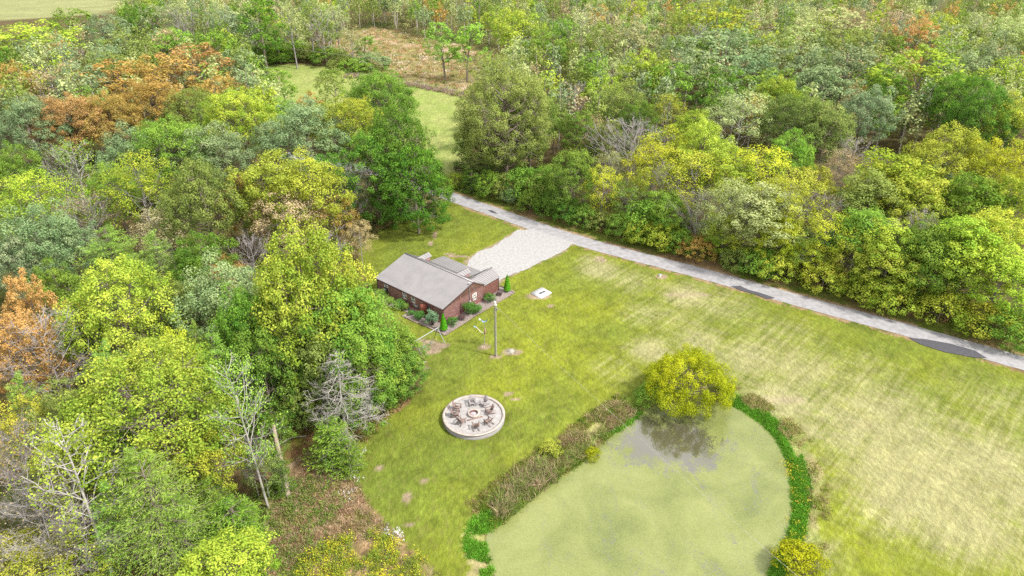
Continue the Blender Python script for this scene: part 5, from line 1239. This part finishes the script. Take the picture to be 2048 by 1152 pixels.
frng = np.random.default_rng(77); cand = 0; MAXI = 318
TRACK_OPEN = P([(510, 780), (600, 800), (700, 870), (620, 960), (590, 1010), (520, 1000)])
tries = 0
while len(records) < MAXI and tries < 60000:
    tries += 1
    y = 42 + 235 * frng.random() ** 1.1; x = (frng.random() * 2 - 1) * (y * .78 + 12)
    if not wood_ok(x, y) or inside(np.array([x]), np.array([y]), TRACK_OPEN)[0]: continue
    far = y > 150
    dmin = min(((x - a) ** 2 + (y - b) ** 2) ** .5 - .42 * w for a, b, w in placed)
    if dmin < (4.6 if not far else 3.9) : continue
    u, v, _ = proj(x, y, 9)
    if u < -60 or u > 2110 or v < -90: continue
    h = frng.uniform(7, 11) if not far else frng.uniform(13, 18)
    right = u > 1000
    cl = frng.choice(['OL', 'GO', 'G2', 'G1', 'G2'] if right and v > 230 else ['OL', 'PA', 'BG', 'G2', 'TN'] if v < 110 else ['OL', 'BG', 'G1', 'G2', 'OR', 'OL'])
    kd = frng.choice(['oak', 'oak', 'airy', 'upright'] if v > 110 else ['oak', 'upright', 'airy', 'poplar', 'bare'])
    place(kd, x, y, h, h * frng.uniform(.42, .6), cl, near=not far)
print('trees', len(records), 'heroes', N_HERO, 'last y', tries)

# far woods: one mass
fw = MB(); ft = MB(); r = np.random.default_rng(5); cnt = 0
while cnt < 900:
    y = 150 + 240 * r.random() ** .8; x = (r.random() * 2 - 1) * (y * .8 + 20)
    if not wood_ok(x, y): continue
    if min(((x - a) ** 2 + (y - b) ** 2) ** .5 - .42 * w for a, b, w in placed) < 2.2: continue
    h = r.uniform(13, 19); u_, v_, _ = proj(x, y, h)
    if u_ < 230 and v_ < 34 and y > 240: continue
    cnt += 1; w = r.uniform(5.5, 8.5); placed.append((x, y, w / 2 * .8))
    key = r.choice(['OL', 'PA', 'BG', 'G2', 'TN', 'OL', 'BG', 'YG', 'PA', 'OR'], p=[.2, .15, .15, .12, .1, .08, .06, .06, .05, .03])
    a, tip, _ = LC_[key]; a = np.array(a) * S_ * r.uniform(.85, 1.15); tip = np.array(tip) * S_
    sp_n = 38; d = fib_dirs(sp_n, r, -.7) + r.normal(size=(sp_n, 3)) * .2; pc = np.array((x, y, h * .6)) + d * np.array((w / 2, w / 2, h * .38)) * r.uniform(.5, .9, (sp_n, 1))
    n_ = (16 if key != 'TN' else 7); idx = np.repeat(np.arange(sp_n), n_); dd = rnd_unit(r, len(idx)); c_ = pc[idx] + dd * w * .13 * r.uniform(.5, 1.2, (len(idx), 1))
    nrm = dd * .5 + rnd_unit(r, len(idx)) * .7 + UP * .5; nrm /= np.linalg.norm(nrm, axis=1)[:, None]
    pv = np.clip(r.random(sp_n)[idx] * .6 + r.random(len(idx)) * .4, 0, 1)[:, None]
    fw.leaves(c_, nrm, .62, .45, r, col=(a * (1 - pv) + tip * pv) * r.uniform(.8, 1.2, (len(idx), 1)))
    ft.tube([(x, y, 0), (x + r.normal() * .4, y, h * .85)], [.22, .08], 4, False)
o = fw.build('distant_woods', M_VEG); tag(o, 'distant woods filling the top of the view behind the nearer trees', 'woods', kind='stuff')
o = ft.build('distant_trunks', M_BARK); o.color = (.38, .34, .3, 1); tag(o, 'pale trunks showing among the distant woods', 'woods', kind='stuff')

# ------------------------------------------------------------------ low growth
def scatter(name, label, pts, hfun, wfun, colf, n_per, seed, blade_w=.06, lean=.35, kind='stuff', leafy=False, cat='plants', zoff=0.0, pond_z=False):
    """clumps of upright blades (or leaf sprays) at pts"""
    r = np.random.default_rng(seed); pts = np.asarray(pts); n = len(pts); idx = np.repeat(np.arange(n), n_per); N_ = len(idx)
    hh = hfun(r, n)[idx] * r.uniform(.5, 1.1, N_); ww = wfun(r, n)[idx]
    off = r.normal(size=(N_, 2)) * (ww * .5)[:, None]; z0 = gz(pts[:, 0], pts[:, 1])[idx] + zoff
    if pond_z: z0 = np.maximum(z0, POND_Z)
    base_ = np.column_stack([pts[idx, 0] + off[:, 0], pts[idx, 1] + off[:, 1], z0])
    cc_ = colf(r, n)[idx] * r.uniform(.7, 1.35, (N_, 1)); mb = MB()
    if leafy:
        c_ = base_.copy(); c_[:, 2] += hh * r.random(N_) ** .6; nrm = rnd_unit(r, N_) * .8 + UP * .6; nrm /= np.linalg.norm(nrm, axis=1)[:, None]
        mb.leaves(c_, nrm, blade_w * 2.2, blade_w * 1.4, r, col=cc_)
    else:
        dirx = r.normal(size=(N_, 3)) * lean + UP; dirx /= np.linalg.norm(dirx, axis=1)[:, None]; sd = np.cross(dirx, rnd_unit(r, N_)); sd /= np.linalg.norm(sd, axis=1)[:, None]
        bw = blade_w * r.uniform(.6, 1.4, N_)[:, None]; mid = base_ + dirx * hh[:, None] * .55; bend = r.normal(size=(N_, 3)) * .22 * hh[:, None]; bend[:, 2] = -np.abs(bend[:, 2]) * .3
        tip = base_ + dirx * hh[:, None] + bend
        v = np.stack([base_ - sd * bw * .5, base_ + sd * bw * .5, mid + sd * bw * .45, mid - sd * bw * .45, tip], 1).reshape(-1, 3)
        b5 = np.arange(N_)[:, None] * 5
        mb.add(v, np.concatenate([b5 + [[0, 1, 2, 3]], b5 + [[3, 2, 4, 4]]], 0), 0, col=np.concatenate([cc_, cc_]))
    return tag(mb.build(name, M_VEG), label, cat, kind=kind)


def pal(*cs):
    cs = np.array(cs) * 1.12

    def f(r, n): return cs[r.integers(0, len(cs), n)] * r.uniform(.8, 1.2, (n, 1))
    return f


def U(a, b): return lambda r, n: r.uniform(a, b, n)


def along(px_line, z, n, w0, w1, seed, jit=.0):
    """points beside a line: offset w0..w1 metres to its left"""
    r = np.random.default_rng(seed); p = np.array(smooth_poly(P(px_line, z), 2, False)); sg = np.hypot(*np.diff(p, axis=0).T); s = np.concatenate([[0], np.cumsum(sg)])
    t = r.uniform(0, s[-1], n); x = np.interp(t, s, p[:, 0]); y = np.interp(t, s, p[:, 1]); x2 = np.interp(t + .1, s, p[:, 0]); y2 = np.interp(t + .1, s, p[:, 1]); x1 = np.interp(t - .1, s, p[:, 0]); y1 = np.interp(t - .1, s, p[:, 1])
    d = np.stack([x2 - x1, y2 - y1], 1); d /= np.linalg.norm(d, axis=1)[:, None] + 1e-9; o = r.uniform(w0, w1, n)
    return np.stack([x - d[:, 1] * o, y + d[:, 0] * o], 1)


def in_poly(poly, n, seed, keep=None):
    r = np.random.default_rng(seed); a = np.array(poly); out_ = []
    lo, hi = a.min(0), a.max(0)
    while len(out_) < n:
        q = r.uniform(lo, hi, (n * 2, 2)); q = q[inside(q[:, 0], q[:, 1], poly)]
        if keep is not None: q = q[keep(q[:, 0], q[:, 1])]
        out_ += list(q)
    return np.array(out_[:n])


def ragged(p, seed, thr):
    return p[fbm(p[:, 0], p[:, 1], 2.2, seed, 3) > thr]


LB = [(978, 1061), (1018, 1037), (1037, 1014), (1065, 990), (1096, 969), (1120, 951), (1175, 918), (1210, 876), (1245, 857), (1284, 825)]
scatter('brown_weeds', 'dry reddish brown weeds along the left bank of the pond', ragged(np.vstack([along(LB[4:] , POND_Z, 1100, .6, 3.4, 1), along(LB[1:6], POND_Z, 380, .9, 2.7, 2)]), 71, .44), U(.3, .95), U(.3, .5), pal((.25, .17, .11), (.34, .26, .16), (.20, .23, .06), (.38, .32, .18), (.24, .25, .08)), 34, 11, .05, .6)
scatter('bank_grass', 'mixed green grass between the brown weeds and the duckweed', ragged(along(LB, POND_Z, 1900, -.1, 2.8, 3), 77, .45), U(.3, .7), U(.25, .45), pal((.13, .24, .03), (.2, .24, .04), (.1, .17, .03), (.26, .24, .07)), 22, 12, .05, .5)
scatter('bank_grass', 'taller grass on the upper rim of the left pond bank', along(LB, POND_Z, 600, 2.3, 3.9, 33), U(.25, .6), U(.3, .5), pal((.13, .2, .03), (.27, .25, .1), (.19, .2, .04), (.3, .22, .12)), 22, 14, .045, .6)
scatter('cattails', 'tan and green cattail reeds standing in the pond edge near the terrace', along([(990, 1036), (1018, 1034), (1037, 1012), (1065, 988), (1096, 966), (1110, 955)], POND_Z, 210, -.3, 2.0, 4), U(1.2, 2.1), U(.25, .5), pal((.38, .29, .2), (.30, .24, .15), (.16, .24, .05), (.20, .26, .06)), 20, 13, .05, .3, cat='reeds')
scatter('cattails', 'green reeds on the bank behind the small yellow green bush', along([(1120, 949), (1160, 925), (1190, 896), (1215, 874)], POND_Z, 90, .0, 1.2, 34), U(.9, 1.5), U(.2, .4), pal((.16, .25, .05), (.24, .27, .08), (.34, .29, .15)), 20, 15, .05, .35, cat='reeds')
RBk = [(1449, 803), (1488, 822), (1528, 849), (1559, 884), (1575, 920), (1586, 967), (1588, 1010), (1584, 1041), (1575, 1077), (1551, 1116), (1535, 1150)]
scatter('water_weed', 'bright green leafy weed band along the right edge of the pond', np.vstack([along(RBk[:7], POND_Z, 700, -.1, .8, 5), ragged(along(RBk[:7], POND_Z, 1500, .5, 1.6, 55), 72, .42), along(RBk[6:], POND_Z, 260, .1, .7, 56), ragged(along(RBk[6:], POND_Z, 400, .5, 1.3, 6), 73, .42), along([(1210, 874), (1245, 855), (1284, 823)], POND_Z, 220, -.2, 1.0, 7), ragged(along([(985, 1152), (968, 1100), (972, 1065), (1000, 1045)], POND_Z, 420, -.1, 2.0, 8), 75, .42)]),
        U(.2, .45), U(.25, .45), pal((.10, .28, .025), (.15, .33, .035), (.10, .22, .025)), 34, 21, .05, .6, cat='weeds')
scatter('dry_bank_growth', 'brown and tan growth above the green weed on the right bank', ragged(np.vstack([along(RBk[:4], POND_Z, 560, 1.1, 3.0, 9), along(RBk[3:], POND_Z, 520, 1.3, 3.4, 10)]), 74, .5), U(.2, .55), U(.3, .5), pal((.34, .30, .14), (.28, .24, .11), (.22, .28, .05), (.36, .33, .14)), 16, 22, .05, .6, cat='weeds')
scatter('goldenrod', 'yellow goldenrod along the right bank of the pond', along([(1575, 915), (1592, 950), (1600, 985), (1600, 1020), (1596, 1060), (1580, 1100)], 0, 40, -.9, 1.0, 35), U(.4, .9), U(.3, .5), pal((.48, .40, .03), (.55, .42, .06), (.28, .3, .03)), 22, 23, .06, leafy=True, cat='weeds')
scatter('goldenrod', 'yellow flowering goldenrod thicket at the bottom edge left of the lawn', ragged(in_poly(P([(600, 1120), (690, 1075), (760, 1062), (800, 1085), (850, 1120), (880, 1160), (900, 1240), (560, 1240)]), 1500, 36), 79, .42), U(.5, 1.2), U(.3, .55), pal((.46, .44, .03), (.42, .40, .04), (.17, .25, .03), (.13, .2, .035), (.24, .30, .03), (.15, .2, .04)), 26, 24, .06, leafy=True, cat='weeds')
scatter('dry_weeds', 'tan dry weeds in the rough corner left of the mown lawn', in_poly(P([(560, 985), (640, 920), (706, 905), (708, 960), (742, 1020), (800, 1078), (700, 1080), (600, 1130), (500, 1160)]), 1300, 37), U(.25, .6), U(.3, .55), pal((.38, .26, .17), (.30, .2, .12), (.42, .33, .22), (.18, .2, .05)), 24, 25, .045, .7, cat='weeds')
scatter('green_weeds', 'low green weeds among the dry growth below the wood', in_poly(P([(480, 1000), (560, 960), (640, 960), (690, 1000), (640, 1100), (600, 1160), (470, 1160)]), 420, 38), U(.3, .8), U(.3, .6), pal((.12, .2, .035), (.17, .23, .05), (.09, .15, .03)), 26, 26, .07, leafy=True, cat='weeds')
scatter('white_flowers', 'tiny white wildflowers along the mowing line at the lower left', np.vstack([at(px, py)[:2] + np.random.default_rng(int(px)).normal(size=(10, 2)) * .35 for px, py in [(708, 955), (775, 1062), (792, 1068), (722, 908), (745, 833), (800, 1075), (694, 988)]]), U(.4, .6), U(.1, .2), pal((.7, .7, .72)), 14, 27, .04, leafy=True, cat='flowers')
# verge and lawn rims
hl = np.array(ROAD_C); hl = hl[(hl[:, 0] > -16) & (hl[:, 0] < 95)]


def beside_road(n, o0, o1, seed):
    r = np.random.default_rng(seed); sg = np.hypot(*np.diff(hl, axis=0).T); s = np.concatenate([[0], np.cumsum(sg)]); t = r.uniform(.2, s[-1] - .2, n)
    x = np.interp(t, s, hl[:, 0]); y = np.interp(t, s, hl[:, 1]); dx = np.interp(t + .1, s, hl[:, 0]) - x; dy = np.interp(t + .1, s, hl[:, 1]) - y; L_ = np.hypot(dx, dy) + 1e-9; o = r.uniform(o0, o1, n)
    return np.stack([x - dy / L_ * o, y + dx / L_ * o], 1)


scatter('verge_growth', 'rough grass and leaves along the foot of the roadside hedge', beside_road(1500, 5.0, 7.8, 41), U(.25, .8), U(.35, .6), pal((.13, .19, .03), (.2, .2, .05), (.3, .2, .1), (.17, .24, .04)), 22, 42, .07, .6, cat='grass')
scatter('verge_growth', 'low shrubby leaves under the roadside trees', beside_road(1300, 7.5, 13, 43), U(.6, 2.4), U(.6, 1.1), pal((.1, .15, .025), (.2, .22, .03), (.27, .25, .04), (.14, .11, .05)), 30, 44, .1, leafy=True, cat='undergrowth')
# undergrowth in the woods
und = in_poly([(-95, 40), (-10, 40), (-5, 150), (-20, 215), (-170, 215)], 3600, 51, lambda x, y: np.array([wood_ok(a, b, .4) for a, b in zip(x, y)]) & ~inside(x, y, P([(560, 850), (690, 860), (700, 900), (640, 960), (590, 1010), (560, 960)])))
scatter('undergrowth', 'dark mixed undergrowth on the floor of the left woods', und, U(.4, 2.4), U(.6, 1.2), pal((.07, .11, .02), (.12, .13, .03), (.16, .11, .05), (.09, .14, .025)), 26, 52, .13, leafy=True, cat='undergrowth')
und = in_poly([(5, 115), (60, 85), (110, 50), (200, 120), (260, 300), (-20, 300), (0, 160)], 3600, 53, lambda x, y: np.array([wood_ok(a, b, .4) for a, b in zip(x, y)]))
scatter('undergrowth', 'yellowish green undergrowth on the floor of the right woods', und, U(.4, 2.4), U(.8, 1.4), pal((.1, .14, .02), (.18, .18, .03), (.15, .11, .05), (.24, .22, .04)), 24, 54, .16, leafy=True, cat='undergrowth')
# edge of the wood round the lawn
LE = [(885, 405), (866, 420), (846, 432), (800, 448), (760, 462), (728, 478), (712, 510), (722, 545), (740, 580), (752, 640), (800, 668), (838, 705), (850, 735), (835, 790), (780, 830), (735, 872), (706, 905)]
fu = in_poly(P([(225, 110), (225, -40), (1100, -40), (1100, 110)]), 3000, 58, lambda x, y: np.array([wood_ok(a, b, .4) for a, b in zip(x, y)]))
scatter('undergrowth', 'bushy green undergrowth below the far woods beyond the field', fu, U(1.0, 5.0), U(1.4, 2.4), pal((.14, .2, .05), (.24, .27, .1), (.18, .2, .08), (.3, .28, .12)), 26, 59, .3, leafy=True, cat='undergrowth')
scatter('edge_growth', 'low tangled growth along the edge of the left woods', np.vstack([along(LE, 0, 900, -2.2, .3, 61)]), U(.3, 1.0), U(.4, .7), pal((.12, .17, .03), (.24, .17, .09), (.17, .2, .04), (.3, .22, .12)), 24, 62, .075, leafy=True, cat='undergrowth')
scatter('fence_line_weeds', 'purplish grey dry weeds along the meadow fence', along([(690, 152), (760, 160), (830, 172), (900, 184), (945, 198)], 0, 420, -1.6, 1.2, 63), U(.8, 1.6), U(.6, .9), pal((.36, .27, .24), (.28, .22, .18), (.3, .27, .12)), 20, 64, .12, .5, cat='weeds')
scatter('field_grass', 'coarse tan and rusty grass in the far field', in_poly(FIELD, 1300, 65), U(.4, 1.1), U(.8, 1.4), pal((.38, .29, .15), (.27, .25, .08), (.40, .25, .14), (.5, .43, .33), (.17, .2, .05)), 16, 66, .2, .7, cat='grass')

# ------------------------------------------------------------------ house shrubs
KIND['ball'] = [shrub(201), shrub(202, puffs=22)]; KIND['cone'] = [cone_shrub(203)]; KIND['spiky'] = [shrub(204, H=2.6, W=2.1, puffs=30, lv=110, leaf=.13, spiky=1)]
NAME.update(ball=('shrub', 'shrub'), cone=('cone_shrub', 'shrub'), spiky=('shrub', 'shrub'))
LC_.update(SG=((.045, .12, .025), (.12, .25, .05), ''), SB=((.06, .14, .06), (.2, .32, .17), ''), SC=((.05, .2, .012), (.12, .36, .02), ''), SP=((.07, .045, .055), (.14, .09, .09), ''), SL=((.1, .2, .04), (.25, .37, .08), ''))
for lx, ly, kd, h, w, cl, lab in [(-1.3, 8.0, 'ball', 1.7, 2.0, 'SG', 'dark green shrub under the pair of front windows'), (-1.1, 7.0, 'ball', 1.3, 1.3, 'SL', 'lighter green shrub touching the dark one under the front windows'), (-1.45, 5.4, 'ball', .8, 1.1, 'SG', 'smallest round green shrub in front of the utility panel'),
                                  (-1.55, 3.6, 'ball', 1.5, 1.9, 'SG', 'round green shrub just left of the house doorway'), (-1.35, 1.0, 'spiky', 2.6, 2.0, 'SB', 'tall blue green shrub just right of the doorway'), (-1.35, -1.3, 'cone', 3.0, 1.15, 'SC', 'bright green cone shaped shrub at the front corner of the house'),
                                  (.45, -1.25, 'ball', 1.3, 1.8, 'SG', 'dark green shrub right of the front cone shaped one'), (2.45, -1.2, 'ball', .75, 1.4, 'SP', 'dark purple low shrub by the middle of the gable wall'), (4.3, -1.1, 'ball', 2.1, 2.2, 'SG', 'largest dark green bush under the service mast, left lobe'), (5.2, -1.7, 'ball', 1.3, 1.9, 'SG', 'lower green bush leaning right from the largest gable bush'),
                                  (8.9, -1.1, 'ball', 1.4, 1.9, 'SG', 'round green shrub below the junction of the gable and rear wing'), (11.3, -1.0, 'ball', .5, 1.1, 'SP', 'dark purple low shrub by the rear wing'), (12.95, -1.25, 'cone', 3.1, 1.15, 'SC', 'bright green cone shaped shrub at the rear corner by the driveway'),
                                  (-1.6, 14.3, 'cone', 2.0, .9, 'SG', 'small dark upright shrub at the far left corner of the house'), (-1.1, 12.4, 'spiky', 1.7, 1.9, 'SL', 'light green shrub below the window with the air conditioner'), (-1.3, 10.2, 'ball', 1.2, 1.5, 'SL', 'low light green shrub along the front wall between window and shrubs')]:
    p = H2W(lx, ly); o = place(kd, p[0], p[1], h, w, cl, lab)
    o.location.z = .03
    records[-1]['o']['group'] = 'shrubs planted round the house'

# leaning snag and fallen wood
sn = at(548, 868); s_t = MB(); s_t.tube([(0, 0, -.2), (-.1, -.3, 2), (-.35, -.9, 5.2), (-.5, -1.3, 8.0)], [.34, .3, .24, .2], 9)
base_s = at(577, 998); top_s = at(546, 850, 7.2) 
s_t = MB(); v_ = top_s - base_s; s_t.tube([np.zeros(3), v_ * .35 + (.1, 0, 0), v_ * .7, v_], [.3, .27, .23, .19], 9)
o = s_t.build('dead_trunk', simple('dead_wood', (.27, .22, .165), .9, .3, 2, .3, stretch=(3, 3, .6))); o.location = tuple(base_s); tag(o, 'broken pale dead trunk standing at the edge of the left clearing', 'dead trunk')
for i, (a, b, rr_, lab) in enumerate([((558, 888), (612, 872), .13, 'long fallen branch lying behind the broken dead trunk'), ((486, 905), (555, 882), .12, 'fallen pale branch left of the broken dead trunk'), ((852, 724), (828, 738), .1, 'short pale log at the lawn edge below the swing set')]):
    a = at(*a, .25); b = at(*b, .35); q = MB(); q.tube([a * 0, (b - a) * .5 + (0, .2, .25), b - a], [rr_, rr_ * .9, rr_ * .5], 7); o = q.build('fallen_branch', M_PALE); o.location = tuple(a); tag(o, lab, 'branch')

# ------------------------------------------------------------------ labels that single each tree out
LAND = [((905, 590), 'house'), ((1300, 1000), 'pond'), ((1040, 500), 'driveway'), ((948, 835), 'fire pit terrace'), ((700, 180), 'meadow'), ((850, 110), 'far field'), ((0, 0), 'upper left corner'), ((2048, 0), 'upper right corner'), ((0, 1152), 'lower left corner'),
        ((1240, 505), 'driveway end of the lane'), ((1500, 585), 'small tar patch on the lane'), ((1900, 700), 'long tar patch on the lane'), ((860, 420), 'wooden gate frame'), ((560, 920), 'broken dead trunk')]
for rec in records:
    if rec['short']: LAND.append(((rec['u'], rec['v']), rec['short']))
used = set(r_['label'] for r_ in records if r_['label'])


def rel(du, dv):
    a = math.degrees(math.atan2(-dv, du)); d = math.hypot(du, dv)
    base_ = ['right of', 'behind and right of', 'behind', 'behind and left of', 'left of', 'in front and left of', 'in front of', 'in front and right of'][int(((a + 22.5) % 360) // 45)]
    return ('close ' if d < 75 else 'well ' if d > 170 else '') + base_ if base_[0] != 'i' or d >= 1e9 else ('just ' if d < 75 else 'well ' if d > 170 else '') + base_


dup_ = 0
for rec in records:
    o = rec['o']
    if rec['label']: o['label'] = rec['label']; 
    else:
        cw = LC_[rec['col']][2]; form = FORM[rec['kind']]
        if rec['kind'] in ('bare',): cw = 'grey'
        size = 'small ' if rec['h'] < 11 and rec['kind'] not in ('bush', 'cedar') else ''
        ds = sorted(LAND, key=lambda q: (q[0][0] - rec['u']) ** 2 + (q[0][1] - rec['v']) ** 2)
        opts = []
        for q in ds[:5]:
            opts.append(f"{size}{cw} {form} {rel(rec['u'] - q[0][0], rec['v'] - q[0][1])} the {q[1]}".replace('close right', 'close to the right').replace('  ', ' '))
        opts += [('tall ' if rec['h'] > 16 else 'short ') + q_.replace('small ', '') for q_ in opts] + [('wide ' if rec['w'] > .52 * rec['h'] else 'narrow ') + q_.replace('small ', '') for q_ in opts]
        for i in range(4):
            for j in range(i + 1, 8):
                a, b = ds[i], ds[j]
                opts.append(f"{cw} {form} {rel(rec['u'] - a[0][0], rec['v'] - a[0][1]).replace('close ', '').replace('well ', '').replace('just ', '')} the {a[1]}, towards the {b[1]}")
        short_ = {'round crowned tree': 'round tree', 'tree leafy to the ground': 'leafy tree', 'thin crowned tree': 'thin tree', 'upright narrow tree': 'narrow tree', 'slender sparse tree': 'sparse tree', 'bare branched tree': 'bare tree', 'feathery evergreen': 'evergreen'}.get(form, form)
        opts += [q_.replace(form, short_).replace(', towards the', ' and the') for q_ in opts]
        ok_ = [s for s in opts if s not in used and 4 <= len(s.split()) <= 16]
        if ok_: lab = ok_[0]
        else:
            lab = min(opts, key=lambda s: len(s.split())); dup_ += 1
        used.add(lab); o['label'] = lab
    if 'group' not in o:
        o['group'] = 'bushes beside the lane and pond' if rec['kind'] in ('bush', 'cedar') else ('trees of the left woods' if rec['u'] < 880 else 'trees of the right woods') if rec['y'] < 190 else 'trees of the far woods'
print('duplicate labels', dup_)
